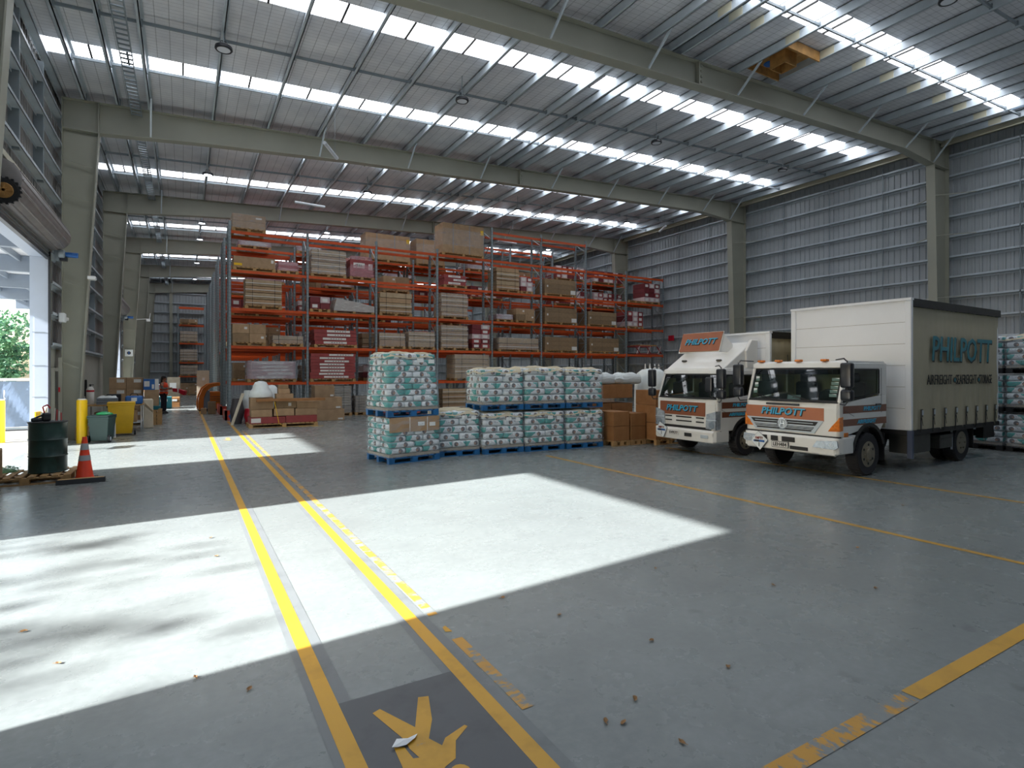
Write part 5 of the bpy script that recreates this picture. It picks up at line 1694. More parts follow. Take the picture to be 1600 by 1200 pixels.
# steel drum on its pallet
t = thing('timber_pallet', 'worn timber pallet on the floor under the green drum', 'pallet', (-2.44, 13.58, 0), R(0))
link('slats', pallet_mesh(1.3, 1.1), t)
t = thing('oil_drum', 'dark green steel drum standing on the timber pallet', 'drum', (-2.2, 13.6, .146))
b = MB()
r = .29
b.lathe([(r - .01, 0), (r + .008, .01), (r, .03), (r, .29), (r + .012, .305), (r, .32), (r, .60), (r + .012, .615), (r, .63), (r, .90), (r + .008, .925), (r - .01, .935), (r - .02, .92), (.02, .92)], (0, 0, 0), 'z', 40, 'drum')
smooth_angle(b.build('drum_body', t), 40)
b = MB(); b.lathe([(r - .005, .925), (r + .012, .93), (r + .012, .942), (r - .005, .947)], (0, 0, 0), 'z', 40, 'chassis'); b.build('rim', t)
t = thing('power_tool', 'black hand tool with red handle lying on top of the green drum', 'tool', (-2.22, 13.55, 1.096), R(20))
b = MB(); b.bevbox((-.07, -.06, 0), (.07, .06, .16), .03, 'black_plastic'); b.bevbox((-.22, -.035, .0), (-.05, .035, .07), .02, 'black_plastic'); b.bar((-.05, 0, .12), (-.2, .02, .05), .03, .03, 'black_plastic'); smooth_angle(b.build('tool_body', t), 50)
b = MB(); b.tube([(-.02, 0, .14), (-.05, 0, .27), (.02, 0, .31), (.06, 0, .24)], .012, 8, 'bag_red'); b.build('handle', t)
t = thing('strap_bundle', 'bundle of red and white straps on the green drum beside the black tool', 'straps', (-2.06, 13.62, 1.096))
b = MB()
for k in range(4): b.bar((-.05 + .035 * k, 0, 0), (-.04 + .03 * k, .02, .24 - .03 * k), .012, .03, 'bag_red' if k % 2 else 'label')
b.build('straps', t)
carton(-2.96, 13.28, .147, .34, .30, .50, 'open brown carton tilted at the left edge of the timber pallet', R(12))
t = thing('leaf_clippings', 'heap of green clippings on the pallet left of the drum', 'clippings', (-2.86, 13.92, .146))
rd = random.Random(3); b = MB()
for k in range(220):
    x, y = max(-.2, min(.2, rd.gauss(0, .09))), max(-.2, min(.2, rd.gauss(0, .09))); z = rd.uniform(.004, .09) * math.exp(-(x * x + y * y) * 20) + .012
    a = rd.uniform(0, PI); b.add([(x, y, z), (x + .04 * math.cos(a), y + .04 * math.sin(a), z + rd.uniform(-.008, .02)), (x + .03 * math.cos(a + 1), y + .03 * math.sin(a + 1), z + .01)], [(0, 1, 2)], 'leaf')
b.lathe([(.17, 0), (.12, .03), (.04, .05)], (0, 0, 0), 'z', 12, 'leaf')
o = b.build('clippings', t)
t['kind'] = 'stuff'

t = thing('traffic_cone', 'orange traffic cone with two grey bands in front of the drum', 'traffic cone', (-1.60, 13.22, 0))
b = MB(); b.bevbox((-.19, -.19, 0), (.19, .19, .04), .01, 'black'); b.build('base', t)
b = MB(); b.lathe([(.15, .04), (.135, .07), (.035, .80), (.028, .80)], (0, 0, 0), 'z', 32, 'cone'); co = smooth_angle(b.build('cone_body', t), 40)
for (z0, z1) in ((.36, .46), (.56, .68)):
    rr = lambda z: .135 - (.10) * (z - .07) / .73 + .003
    b = MB(); b.lathe([(rr(z0), z0), (rr(z1), z1)], (0, 0, 0), 'z', 32, 'reflective'); smooth_angle(b.build('reflective_band', co), 40)
t = thing('wheel_stop', 'black rubber wheel stop on the floor in front of the cone', 'wheel stop', (-1.60, 12.82, 0), R(2))
b = MB(); b.prism([(-.08, 0), (.08, 0), (.06, .085), (-.06, .085)], -.36, .36, 'x', 'black'); bevel(b.build('block', t), .008)
b = MB(); b.box((-.34, -.05, .085), (.34, .05, .089), 'wood'); b.build('dusty_top', t)

def bollard(x, y, lab):
    t = thing('safety_bollard', lab, 'bollard', (x, y, 0), 0, 'yellow bollards by the doorway')
    b = MB(); b.lathe([(.13, 0), (.13, 1.20), (.12, 1.235), (.02, 1.24)], (0, 0, 0), 'z', 28, 'yellow'); smooth_angle(b.build('post', t), 40)
    b = MB(); b.lathe([(.11, 1.236), (.10, 1.262), (.02, 1.268)], (0, 0, 0), 'z', 20, 'label'); b.build('cap', t)
bollard(-2.5, 20.15, 'yellow steel bollard standing in front of the first olive column')
bollard(-4.62, 21.7, 'yellow steel bollard cut by the left edge, outside the doorway')
o = bpy.data.objects['safety_bollard.001']; o.location.z = -.03

t = thing('barrier_trestle', 'white-legged trestle with a yellow board leaning at the doorway edge', 'barrier', (-3.0, 18.3, 0), R(-10))
b = MB(); b.bar((-.28, -.28, .02), (-.02, -.02, 1.15), .09, .03, 'wood_light'); b.build('leg', t)
b = MB(); b.bar((-.28, .28, .02), (-.02, .02, 1.15), .09, .03, 'wood_light'); b.build('leg', t)
b = MB(); b.bar((.22, 0, .02), (-.02, 0, 1.10), .06, .03, 'wood_light'); b.build('leg', t)
b = MB(); b.box((-.12, -.34, .78), (-.09, .34, 1.04), 'yellow'); b.build('board', t)

def wheelie_bin(x, y, w, d, h, m, rz, lab, lidopen=False, wheels=True):
    t = thing('wheeled_bin', lab, 'bin', (x, y, 0), rz)
    b = MB()
    z0 = .06
    b.loft([[(-w * .40, -d * .38, z0), (w * .40, -d * .38, z0), (w * .40, d * .38, z0), (-w * .40, d * .38, z0)],
            [(-w * .5, -d * .5, h), (w * .5, -d * .5, h), (w * .5, d * .5, h), (-w * .5, d * .5, h)]], m)
    b.box((-w * .52, -d * .52, h - .05), (w * .52, d * .52, h), m)
    bevel(b.build('bin_body', t), .015)
    b = MB()
    b.bevbox((-w * .52, -d * .54, h), (w * .52, d * .54, h + .05), .02, m); b.cyl((-w * .4, d * .56, h + .02), (w * .4, d * .56, h + .02), .018, n=8, m=m)
    b.build('lid', t)
    for s in (-1, 1):
        b = MB(); b.lathe([(.05, -.02), (.10, -.025), (.10, .025), (.05, .02)], (s * w * .50, -d * .36, .11), 'x', 22, 'black'); b.lathe([(.06, s * .026), (.02, s * .03)], (s * w * .50, -d * .36, .11), 'x', 14, 'galv'); b.build('wheel', t)
    return t
t = wheelie_bin(-2.03, 20.15, .52, .58, .74, 'green_bin', R(-14), 'grey-green wheeled bin with green plastic piled on its lid')
t = thing('green_wrapping', 'crumpled bright green plastic on the grey-green bin lid', 'wrapping', (-1.97, 20.1, .80))
b = MB(); rd = random.Random(8)
b.loft([[(.20 * math.cos(a * PI / 6) * k, .17 * math.sin(a * PI / 6) * k, z + rd.uniform(-.012, .012)) for a in range(12)] for k, z in ((1, .0), (1.03, .03), (.7, .06), (.25, .075))], 'green'); smooth_angle(b.build('plastic', t), 60)
t = wheelie_bin(-1.72, 22.15, .72, .74, 1.02, 'yellow_bin', R(3), 'large yellow wheeled bin between the grey bin and the walkway')
t = thing('picture_frame', 'small grey framed panel leaning on the front of the yellow bin', 'frame', (-1.86, 20.85, .04), R(10))
b = MB(); b.box((-.10, 0, 0), (.10, .02, .46), 'label'); b.box((-.08, -.004, .03), (.08, .0, .43), 'galv_dark'); o = b.build('panel', t); o.rotation_euler = (R(-14), 0, 0)
carton(-2.6, 20.95, .0, .3, .3, .42, 'small brown carton between the bollard and the grey bin')

# workbench with its clutter
t = thing('steel_workbench', 'steel-legged bench against the wall behind the two bins', 'bench', (-2.0, 23.6, 0))
b = MB(); b.box((-.78, -.55, .90), (.80, .55, .94), 'wood'); b.build('bench_top', t)
for x in (-.74, .76):
    for y in (-.5, .5):
        b = MB(); b.cyl((x, y, 0), (x, y, .90), .025, n=10, m='chrome'); b.build('leg', t)
b = MB(); b.box((-.74, -.5, .30), (.76, .5, .33), 'galv'); b.build('shelf', t)
carton(-2.3, 23.4, .332, .5, .5, .36, 'brown carton on the bench lower shelf, left', m='kraft_dark')
carton(-1.62, 23.4, .332, .5, .5, .42, 'brown carton on the bench lower shelf, right', m='kraft')
t = thing('plastic_crate', 'dark teal crate of crumpled white film on the bench', 'crate', (-2.22, 23.45, .942), R(6))
b = MB()
for z in (0, .08, .16): b.box((-.30, -.22, z), (.30, -.2, z + .06), 'fork_grey'); b.box((-.30, .2, z), (.30, .22, z + .06), 'fork_grey'); b.box((-.30, -.2, z), (-.28, .2, z + .06), 'fork_grey'); b.box((.28, -.2, z), (.30, .2, z + .06), 'fork_grey')
b.box((-.3, -.22, 0), (.3, .22, .01), 'fork_grey'); b.build('crate_body', t)
link('white_film', sheet_cover(.56, .40, .03, 4, 'foam', .05), t, (0, 0, .22))
t = thing('blue_tote_bag', 'blue bag with a white label on the right end of the bench', 'bag', (-1.42, 23.25, .942))
b = MB(); b.bevbox((-.28, -.18, 0), (.22, .18, .28), .05, 'blue'); smooth_angle(b.build('bag_body', t), 50)
b = MB(); b.box((-.10, -.186, .10), (.06, -.181, .22), 'paper'); b.build('label', t)
b = MB(); b.tube([(-.15, -.1, .27), (-.1, -.1, .36), (.05, -.1, .36), (.1, -.1, .27)], .012, 6, 'black'); b.build('handle', t)
t = thing('white_cylinder', 'upright white gas cylinder with a red collar near the wall panels', 'cylinder', (-2.72, 23.75, .942))
b = MB(); b.lathe([(.10, 0), (.11, .02), (.11, .50), (.07, .58), (.03, .60)], (0, 0, 0), 'z', 20, 'label'); smooth_angle(b.build('cylinder_body', t), 40)
b = MB(); b.lathe([(.112, .42), (.112, .48)], (0, 0, 0), 'z', 20, 'bag_red'); b.build('collar', t)
b = MB(); b.cyl((0, 0, .6), (0, 0, .68), .025, n=8, m='black'); b.bar((0, 0, .66), (.1, 0, .66), .03, .02, 'black'); b.build('valve', t)
t = thing('office_chair_back', 'black mesh chair back behind the bench crate', 'chair', (-2.15, 24.75, 0))
b = MB(); b.bevbox((-.22, -.03, .75), (.22, .03, 1.25), .03, 'black_plastic'); b.build('backrest', t)
b = MB(); b.bevbox((-.24, -.5, .42), (.24, -.02, .5), .03, 'black_plastic'); b.build('seat', t)
b = MB(); b.cyl((0, -.25, .1), (0, -.25, .42), .03, n=8, m='chassis')
for k in range(5): b.bar((0, -.25, .08), (.28 * math.cos(k * 1.257), -.25 + .28 * math.sin(k * 1.257), .05), .04, .04, 'chassis')
b.bar((0, -.03, .46), (0, 0, .8), .05, .03, 'chassis'); b.build('base', t)

# stacked cartons against the second column
t = thing('timber_pallet', 'pale timber pallet under the stacked labelled cartons by the second column', 'pallet', (-1.9, 26.6, 0)); link('slats', pallet_mesh(1.3, 1.1), t)
labs = [(-.05, .40, .55, .85, 'label')]
k = 0
for zi, z in enumerate((.147, .57, .99, 1.41)):
    for x, side in ((-2.16, 'left'), (-1.62, 'right')):
        carton(x, 26.5, z, .53, .6, .415, 'white-labelled brown carton in the %s column, %s of four' % (side, ('bottom', 'second', 'third', 'top')[zi]), lab=labs, m='kraft', group='labelled cartons by the second column')
t = thing('low_pallet_stack', 'short stack of timber pallets at the edge of the walkway', 'pallets', (-.97, 26.2, 0))
for k in range(4): link('pallet', pallet_mesh(.5, .9), t, (0, 0, k * .146))
t = thing('teal_tray', 'teal plastic tray on the short pallet stack', 'tray', (-1.02, 26.1, .586))
b = MB(); b.loft([[(-.18, -.3, 0), (.18, -.3, 0), (.18, .3, 0), (-.18, .3, 0)], [(-.26, -.38, .14), (.26, -.38, .14), (.26, .38, .14), (-.26, .38, .14)]], 'teal_letter'); b.build('tray', t)
carton(-1.05, 26.2, .73, .46, .6, .62, 'tall plain brown carton on the teal tray', m='kraft')
carton(-1.07, 26.2, 1.352, .50, .55, .42, 'blue and white printed carton on the plain brown one', m='blue', lab=[(-.45, -.1, .3, .8, 'label'), (.05, .2, .1, .5, 'label'), (.25, .5, .0, 1, 'label')])
t = thing('wall_trim_bundle', 'bundle of paper sheets at the bench end', 'sheets', (-1.12, 24.6, 0), R(5))
b = MB(); b.bevbox((-.16, -.3, 0), (.16, .3, 1.05), .03, 'wood_light'); b.build('bundle', t)
b = MB(); b.bar((-.1, -.3, .9), (.15, -.3, .62), .09, .03, 'board_tan'); b.build('flap', t)

# wall fittings
def fitting(name, lab, cat, loc): return thing(name, lab, cat, loc)
t = fitting('emergency_light', 'white emergency light box on the wall frame before the first column', 'emergency light', (-3.02, 20.35, 3.45))
b = MB(); b.bevbox((-.02, -.14, 0), (.12, .14, .26), .02, 'white'); b.build('housing', t)
b = MB(); b.bar((-.06, 0, .2), (-.02, 0, .2), .04, .04, 'white'); b.bevbox((.05, .16, .06), (.16, .30, .16), .03, 'label'); b.build('lamp_head', t)
t = fitting('alarm_point', 'small red alarm call point on the wall near the first column', 'alarm', (-3.17, 20.8, 1.45))
b = MB(); b.bevbox((0, -.07, 0), (.09, .07, .14), .01, 'bag_red'); b.build('housing', t)
t = fitting('hose_reel', 'black coiled hose hanging on the wall panels past the first column', 'hose', (-3.10, 25.9, 1.0))
b = MB()
for k in range(10): b.tube([(0 + .02 * math.sin(k), .04 * math.cos(i * .6 + k), .45 + .30 * math.sin(i * .6)) for i in range(11)], .02, 6, 'black')
b.tube([(0, 0, .2), (.04, -.1, -.3), (.05, -.05, -.9)], .015, 6, 'black'); b.build('hose', t)
t = fitting('square_sign', 'small white square sign with a dark blue mark on the third column', 'sign', (-2.78, 40.48, 3.0))
b = MB(); b.box((-.20, -.02, 0), (.20, 0, .40), 'paper'); b.build('plate', t)
b = MB(); b.lathe([(.10, -.023), (.10, -.02)], (0, 0, .2), 'y', 16, 'ink'); b.box((-.03, -.026, .12), (.03, -.022, .28), 'blue'); b.build('mark', t)
t = fitting('security_camera', 'white bracket camera on the inner flange of the first column', 'camera', (-2.40, 20.75, 4.75))
b = MB(); b.bevbox((-.02, -.28, 0), (.18, .0, .1), .02, 'white'); b.bar((-.04, -.05, .05), (0, -.05, .05), .04, .04, 'white'); b.build('housing', t)
t = fitting('wall_camera', 'white arm camera high on the third column beyond the far door', 'camera', (-2.3, 40.3, 5.2))
b = MB(); b.bar((-.1, 0, 0), (.5, -.1, .05), .03, .03, 'white'); b.bevbox((.4, -.25, -.1), (.6, .05, .05), .03, 'white'); b.bar((.55, 0, .05), (.6, 0, .4), .04, .04, 'white'); b.build('housing', t)
t = fitting('fire_hose_box', 'small red fire point on the far right wall above the trucks', 'fire point', (27.40, 26.5, 4.1))
b = MB(); b.bevbox((0, -.2, 0), (.14, .2, .35), .02, 'bag_red'); b.build('housing', t)
b = MB()
b.box((-3.2, 20.2, 0), (-3.12, 20.72, 2.15), 'precast'); b.box((-3.11, 20.24, .02), (-3.09, 20.5, 2.05), 'dark_box'); b.box((-3.12, 20.74, 0), (-3.04, 20.80, 2.45), 'precast')
struct(b.build('door_4'), 'olive personnel door between the roller door and first column')

# ------------------------------------------------------------------ mixed cargo pile in front of the racking
t = thing('timber_pallet', 'long timber pallet under the brown and red carton pile before the racking', 'pallet', (3.25, 22.9, 0)); link('slats', pallet_mesh(2.4, 1.1), t)
def pile(x0, x1, z0, z1, y, d, m, label, lab=None, rz=0, nm='cardboard_carton'):
    return carton((x0 + x1) / 2, y + d / 2, z0, x1 - x0, d, z1 - z0, label, rz, m, lab, 'cartons in the pile before the racking', nm)
pile(2.10, 3.30, .147, .38, 22.45, .9, 'red', 'shorter red plank carton, front left on the pile pallet', [(-.47, -.20, .15, .85, 'label')], nm='plank_carton')
pile(3.32, 4.44, .147, .40, 22.45, .9, 'red', 'red plank carton, front right on the pile pallet', nm='plank_carton')
pile(2.15, 2.85, .385, .66, 22.5, .7, 'kraft', 'low brown carton at the left of the pile second layer')
pile(2.92, 3.62, .405, .68, 22.5, .7, 'kraft', 'brown carton in the middle of the pile second layer')
pile(3.66, 4.46, .405, .66, 22.5, .7, 'kraft', 'brown carton at the right of the pile second layer')
pile(2.12, 2.90, .67, 1.10, 22.55, .6, 'kraft', 'brown carton under the white foam dome')
pile(3.00, 3.70, .69, .95, 22.55, .6, 'kraft_dark', 'brown carton with a white tag in the pile third layer', [(.1, .25, .3, .75, 'label')])
pile(3.72, 4.55, .665, .93, 22.55, .6, 'kraft', 'wide brown carton at the right of the pile third layer')
pile(3.02, 3.62, .955, 1.22, 22.65, .5, 'kraft', 'brown carton under the two small top ones')
pile(3.10, 3.50, 1.225, 1.41, 22.7, .4, 'kraft', 'small brown carton second from the pile top')
pile(3.10, 3.45, 1.415, 1.56, 22.7, .4, 'kraft_dark', 'small brown carton on the very top of the pile')
t = thing('long_flat_carton', 'long flat brown carton lying across the pile front', 'carton', (3.62, 22.42, .955), R(-2), 'cartons in the pile before the racking')
b = MB(); b.bevbox((-1.2, -.12, 0), (1.2, .12, .10), .008, 'kraft_warm'); b.build('box', t)
o = bpy.data.objects[t.name]; o.location = (3.5, 22.36, .96)
t = thing('foam_dome', 'white foam-wrapped dome on the brown carton pile', 'foam', (2.50, 22.85, 1.105))
b = MB(); b.lathe([(.40, 0), (.42, .08), (.36, .22), (.28, .34), (.27, .42), (.20, .55), (.08, .60), (.01, .605)], (0, 0, 0), 'z', 24, 'foam'); smooth_angle(b.build('foam', t), 60)
t = thing('white_sack', 'white plastic sack slumped behind the small cartons', 'sack', (3.0, 23.95, 0))
b = MB(); b.lathe([(.35, 0), (.40, .3), (.38, .9), (.30, 1.35), (.12, 1.52), (.01, 1.54)], (0, 0, 0), 'z', 18, 'foam'); smooth_angle(b.build('sack_body', t), 60)
for (x0, x1, z0, z1, yy, lb) in ((4.75, 5.95, 0, .48, 24.4, 'bottom wide brown carton of the trio right of the pile'), (4.70, 5.85, .485, .98, 24.4, 'middle brown carton of the trio right of the pile'), (4.75, 5.55, .985, 1.48, 24.45, 'top brown carton of the trio right of the pile')):
    pile(x0, x1, z0, z1, yy, .8, 'kraft', lb, [(.28, .45, .08, .22, 'label')])
for k, (x, y, m, lb) in enumerate(((1.86, 25.6, 'blue', 'blue rag bundle in the clutter by the rack foot'), (2.3, 24.5, 'bag_red', 'red rag bundle in the clutter by the rack foot'), (2.3, 25.2, 'foam', 'pale cloth bundle in the clutter by the rack foot'), (1.84, 24.7, 'ink', 'dark bundle on the clutter by the rack foot'))):
    t = thing('rag_bundle', lb, 'rags', (x, y, 0), 0, 'bundles by the rack foot')
    b = MB(); rd = random.Random(k); H = (.5, .6, 1.3, 1.0)[k]
    b.loft([[((.26 - .04 * abs(i - 2)) * math.cos(a * PI / 5) * rd.uniform(.8, 1.1), (.26 - .04 * abs(i - 2)) * math.sin(a * PI / 5) * rd.uniform(.8, 1.1), H * i / 4) for a in range(10)] for i in range(5)], m); smooth_angle(b.build('cloth', t), 70)
t = thing('leaning_plank', 'pale plank leaning on the clutter at the rack corner', 'plank', (1.72, 23.9, 0))
b = MB(); b.bar((-.12, -.1, .02), (.28, .15, 1.22), .14, .03, 'wood_light'); b.build('plank', t)
b = MB(); b.bar((2.9, 22.26, .95), (3.05, 22.26, .16), .02, .006, 'yellow'); b.bar((3.0, 22.26, .16), (3.3, 22.2, .012), .02, .006, 'yellow')
b.bar((3.75, 22.2, .008), (4.6, 22.05, .008), .02, .006, 'yellow'); tag(b.build('packing_strap'), 'loose yellow packing strap trailing from the pile to the floor', 'strap')
for i, (x, y, lab) in enumerate(((7.0, 20.6, 'red steel beam bundle seen between the bag stacks'), )):
    t = thing('red_beam_bundle', lab, 'beams', (9.0, 24.9, 0), R(-25))
    b = MB()
    for k in range(5): b.box((-1.1, -.4 + .17 * k, .1), (1.1, -.28 + .17 * k, 1.18 + .1 * (k % 3)), 'red')
    b.box((-1.1, -.5, 0), (1.1, .5, .1), 'wood'); b.build('beams', t)

# ------------------------------------------------------------------ reach truck half out of the aisle
t = thing('reach_truck', 'orange and grey reach truck nosing out of the rack aisle', 'forklift', (1.18, 34.0, 0), R(4))
b = MB()
prof = [(-.52, .08), (-.55, .35), (-.50, .80), (-.34, 1.20), (-.08, 1.42), (.30, 1.50), (.62, 1.50), (.62, 1.34), (.30, 1.32), (.04, 1.23), (-.16, 1.03), (-.27, .72), (-.30, .08)]
b.prism(prof, -.50, -.42, 'y', 'fork_orange'); b.prism(prof, .42, .50, 'y', 'fork_orange')
b.box((.0, -.48, .12), (.52, .48, 1.02), 'fork_orange')
bevel(b.build('body', t), .02)
b = MB(); b.box((-.46, -.41, .08), (-.02, .41, .70), 'fork_grey'); b.box((-.02, -.47, .2), (.0, .47, .9), 'fork_grey'); b.prism([(-.40, .70), (.0, .70), (.0, 1.1), (-.28, 1.05)], -.44, .44, 'y', 'fork_grey'); b.build('cab_panel', t)
b = MB()
for z in (.5, .62, .74): b.box((.02, -.484, z), (.48, -.48, z + .03), 'dark_box')
b.box((-.5, -.45, .03), (.6, .45, .12), 'chassis'); b.build('vent_panel', t)
b = MB()
for y in (-.35, .35): b.box((.56, y - .05, .1), (.68, y + .05, 3.0), 'chassis')
for z in (.6, 1.6, 2.6, 2.95): b.box((.58, -.35, z), (.66, .35, z + .08), 'chassis')
b.box((.5, -.12, 2.3), (.72, .12, 3.0), 'chassis'); b.build('mast', t)
for y in (-.4, .4):
    b = MB(); b.lathe([(.05, -.04), (.11, -.05), (.11, .05), (.05, .04)], (-.30, y, .11), 'y', 18, 'black'); b.build('wheel', t)
t = thing('white_board', 'white board leaning beside the rack ends behind the reach truck', 'board', (.95, 35.3, 0))
b = MB(); b.box((-.3, 0, .0), (.30, .03, 2.15), 'wood_light'); b.box((-.04, -.006, 1.6), (.08, 0, 1.75), 'paper'); b.build('board', t)
t = thing('small_carton_pair', 'two small brown cartons on the floor beside the reach truck', 'cartons', (1.22, 31.3, 0))
link('box', carton_mesh(.34, .4, .6, 'kraft_dark'), t, (0, 0, 0)); link('box', carton_mesh(.25, .3, .28, 'kraft'), t, (-.35, .1, 0))

# clutter at the far end
for (x, y, w, d, h, m, lb) in ((-1.4, 39.5, .8, .6, 1.35, 'label', 'tall white cabinet in the far clutter behind the person'), (-.5, 41.0, .7, .6, 1.75, 'board_grey', 'grey board crate in the far clutter behind the person'),
                                (-2.0, 37.0, .8, .8, 1.2, 'kraft', 'plain brown carton stack in the far clutter'), (-.9, 37.8, .7, .7, .65, 'teal_letter', 'teal wrapped bundle in the far clutter'),
                                (-1.5, 35.2, .6, .6, .8, 'ink', 'dark crate in the far clutter near the walkway'), (-.4, 38.6, .5, .5, .6, 'kraft_warm', 'small warm-brown carton in the far clutter')):
    t = thing('far_crate', lb, 'crate', (x, y, 0))
    b = MB(); b.bevbox((-w / 2, -d / 2, 0), (w / 2, d / 2, h), .03, m); b.build('crate', t)
    b = MB(); b.box((-w * .3, -d / 2 - .01, h * .6), (w * .2, -d / 2, h * .8), 'paper'); b.build('label', t)

# ------------------------------------------------------------------ the person in the orange vest
def skin(name, vs, es, rad, m, parent, sub=2):
    me = bpy.data.meshes.new(name)
    me.from_pydata(vs, es, [])
    o = link(name, me, parent)
    me.materials.append(M[m])
    md = o.modifiers.new('skin', 'SKIN'); md.use_smooth_shade = True
    for v, r_ in zip(me.skin_vertices[0].data, rad):
        v.radius = (r_, r_) if not isinstance(r_, tuple) else r_
    me.skin_vertices[0].data[0].use_root = True
    sd = o.modifiers.new('sub', 'SUBSURF'); sd.levels = sub; sd.render_levels = sub
    return o
P = thing('person', 'person in an orange hi-vis vest and dark trousers holding out a red parcel', 'person', (-.84, 33.0, 0), R(-25))
vs = [(0, 0, .96), (.0, 0, 1.12), (.01, 0, 1.30), (.0, 0, 1.42), (.015, 0, 1.50), (.03, 0, 1.57), (.035, 0, 1.66), (.03, 0, 1.74),      # 0-7 pelvis..crown
      (0, .17, 1.40), (.08, .25, 1.17), (.32, .18, 1.15), (0, -.17, 1.40), (.08, -.26, 1.17), (.32, -.16, 1.20),                         # 8-13 arms
      (.0, .09, .90), (.01, .10, .50), (.0, .10, .10), (.0, -.09, .90), (.02, -.11, .50), (.0, -.11, .10)]                                # 14-19 legs
es = [(0, 1), (1, 2), (2, 3), (3, 4), (4, 5), (5, 6), (6, 7), (3, 8), (8, 9), (9, 10), (3, 11), (11, 12), (12, 13), (0, 14), (14, 15), (15, 16), (0, 17), (17, 18), (18, 19)]
rad = [(.13, .12), .13, .15, .13, .06, .075, .095, .07, .065, .048, .033, .065, .048, .033, .09, .06, .042, .09, .06, .042]
# hands: palm and five fingers each, curled round the parcel
for s, (hx, hy, hz) in ((1, vs[10]), (-1, vs[13])):
    base = 10 if s > 0 else 13
    n0 = len(vs); vs.append((hx + .07, hy - s * .01, hz)); es.append((base, n0)); rad.append((.035, .022))
    for k, L in enumerate((.060, .070, .074, .066, .052)):
        if k == 0: a = (hx + .05, hy - s * .04, hz + .02); bb = (hx + .085, hy - s * .055, hz + .035)
        else: a = (hx + .11, hy - s * .01, hz - .03 + .02 * k - .02); bb = (hx + .11 + L * .5, hy - s * .03, hz - .05 + .02 * k)
        i0 = len(vs); vs += [a, bb]; es += [(n0, i0), (i0, i0 + 1)]; rad += [.009, .008]
skin('body', vs, es, rad, 'skin', P)
skin('trousers', [(0, 0, .99), (0, .09, .88), (.01, .10, .50), (0, .10, .10), (0, -.09, .88), (.02, -.11, .50), (0, -.11, .10)], [(0, 1), (1, 2), (2, 3), (0, 4), (4, 5), (5, 6)], [(.16, .14), .11, .085, .075, .11, .085, .075], 'trouser', P)
skin('knit_top', [(0, 0, 1.02), (.0, 0, 1.2), (.01, 0, 1.32), (0, 0, 1.43), (0, .18, 1.40), (.08, .255, 1.17), (.28, .185, 1.15), (0, -.18, 1.40), (.08, -.265, 1.17), (.28, -.165, 1.19)],
     [(0, 1), (1, 2), (2, 3), (3, 4), (4, 5), (5, 6), (3, 7), (7, 8), (8, 9)], [(.15, .14), .145, .16, .12, .08, .062, .048, .08, .062, .048], 'sleeve', P)
b = MB()
def ring(z, rx, ry, cx=0.01, n=20): return [(cx + rx * math.cos(2 * PI * i / n), ry * math.sin(2 * PI * i / n), z) for i in range(n)]
b.loft([ring(.93, .175, .215), ring(1.05, .17, .205), ring(1.20, .175, .205), ring(1.34, .175, .21), ring(1.43, .135, .17), ring(1.47, .085, .09)], 'vest', cap=False)
vv = smooth_angle(b.build('hi_vis_vest', P), 60)
for z in (1.04, 1.18):
    b = MB(); b.loft([ring(z, .180, .214), ring(z + .045, .181, .214)], 'reflective', cap=False); b.build('reflective_band', vv)
b = MB(); b.loft([ring(1.60, .10, .085, -.005), ring(1.66, .118, .10, -.005), ring(1.72, .115, .098, .0), ring(1.77, .08, .07, .01), ring(1.79, .02, .02, .01)], 'hair')
b.bevbox((-.13, -.06, 1.46), (-.07, .06, 1.66), .03, 'hair'); smooth_angle(b.build('hair', P), 60)
b = MB()
for s in (-1, 1):
    b.lathe([(.002, -.006), (.012, 0), (.002, .006)], (.128, s * .034, 1.665), 'x', 10, 'label'); b.lathe([(.002, .003), (.006, .008)], (.128, s * .034, 1.665), 'x', 8, 'hair')
b.build('eyes', P)
b = MB(); b.prism([(.115, 1.66), (.155, 1.625), (.118, 1.61)], -.014, .014, 'y', 'skin'); bevel(b.build('nose', P), .004)
b = MB(); b.bevbox((.118, -.026, 1.578), (.134, .026, 1.59), .004, 'red_deep'); b.build('mouth', P)
for s in (-1, 1):
    b = MB(); b.bevbox((.02, s * .098 - .012, 1.62), (.055, s * .098 + .012, 1.68), .01, 'skin'); b.build('ear', P)
    b = MB(); b.loft([[(x, s * .105 + y * .05, 0) for x, y in ((-.10, -1), (.10, -.9), (.18, -.5), (.18, .5), (.10, .9), (-.10, 1))], [(x * .9, s * .105 + y * .045, .06) for x, y in ((-.10, -1), (.08, -.9), (.15, -.5), (.15, .5), (.08, .9), (-.10, 1))],
                          [(x, s * .105 + y * .04, .11) for x, y in ((-.07, -1), (.02, -.9), (.06, -.5), (.06, .5), (.02, .9), (-.07, 1))]], 'black'); bevel(b.build('shoe', P), .01)
P.scale = (1.05, 1.05, 1.05)
t = thing('red_parcel', 'red wrapped parcel held out by the person in the vest', 'parcel', (-.42, 32.83, 1.10), R(-22))
b = MB(); b.loft([[(0, -.10, -.02), (0, .10, -.02), (0, .10, .14), (0, -.10, .14)], [(.25, -.12, -.06), (.25, .12, -.06), (.25, .12, .12), (.25, -.12, .12)], [(.55, -.13, -.22), (.55, .13, -.22), (.60, .13, .0), (.60, -.13, .0)]], 'bag_red'); bevel(b.build('parcel_body', t), .02)
b = MB(); b.box((.24, -.125, -.07), (.30, .125, .125), 'label'); b.build('tape', t)

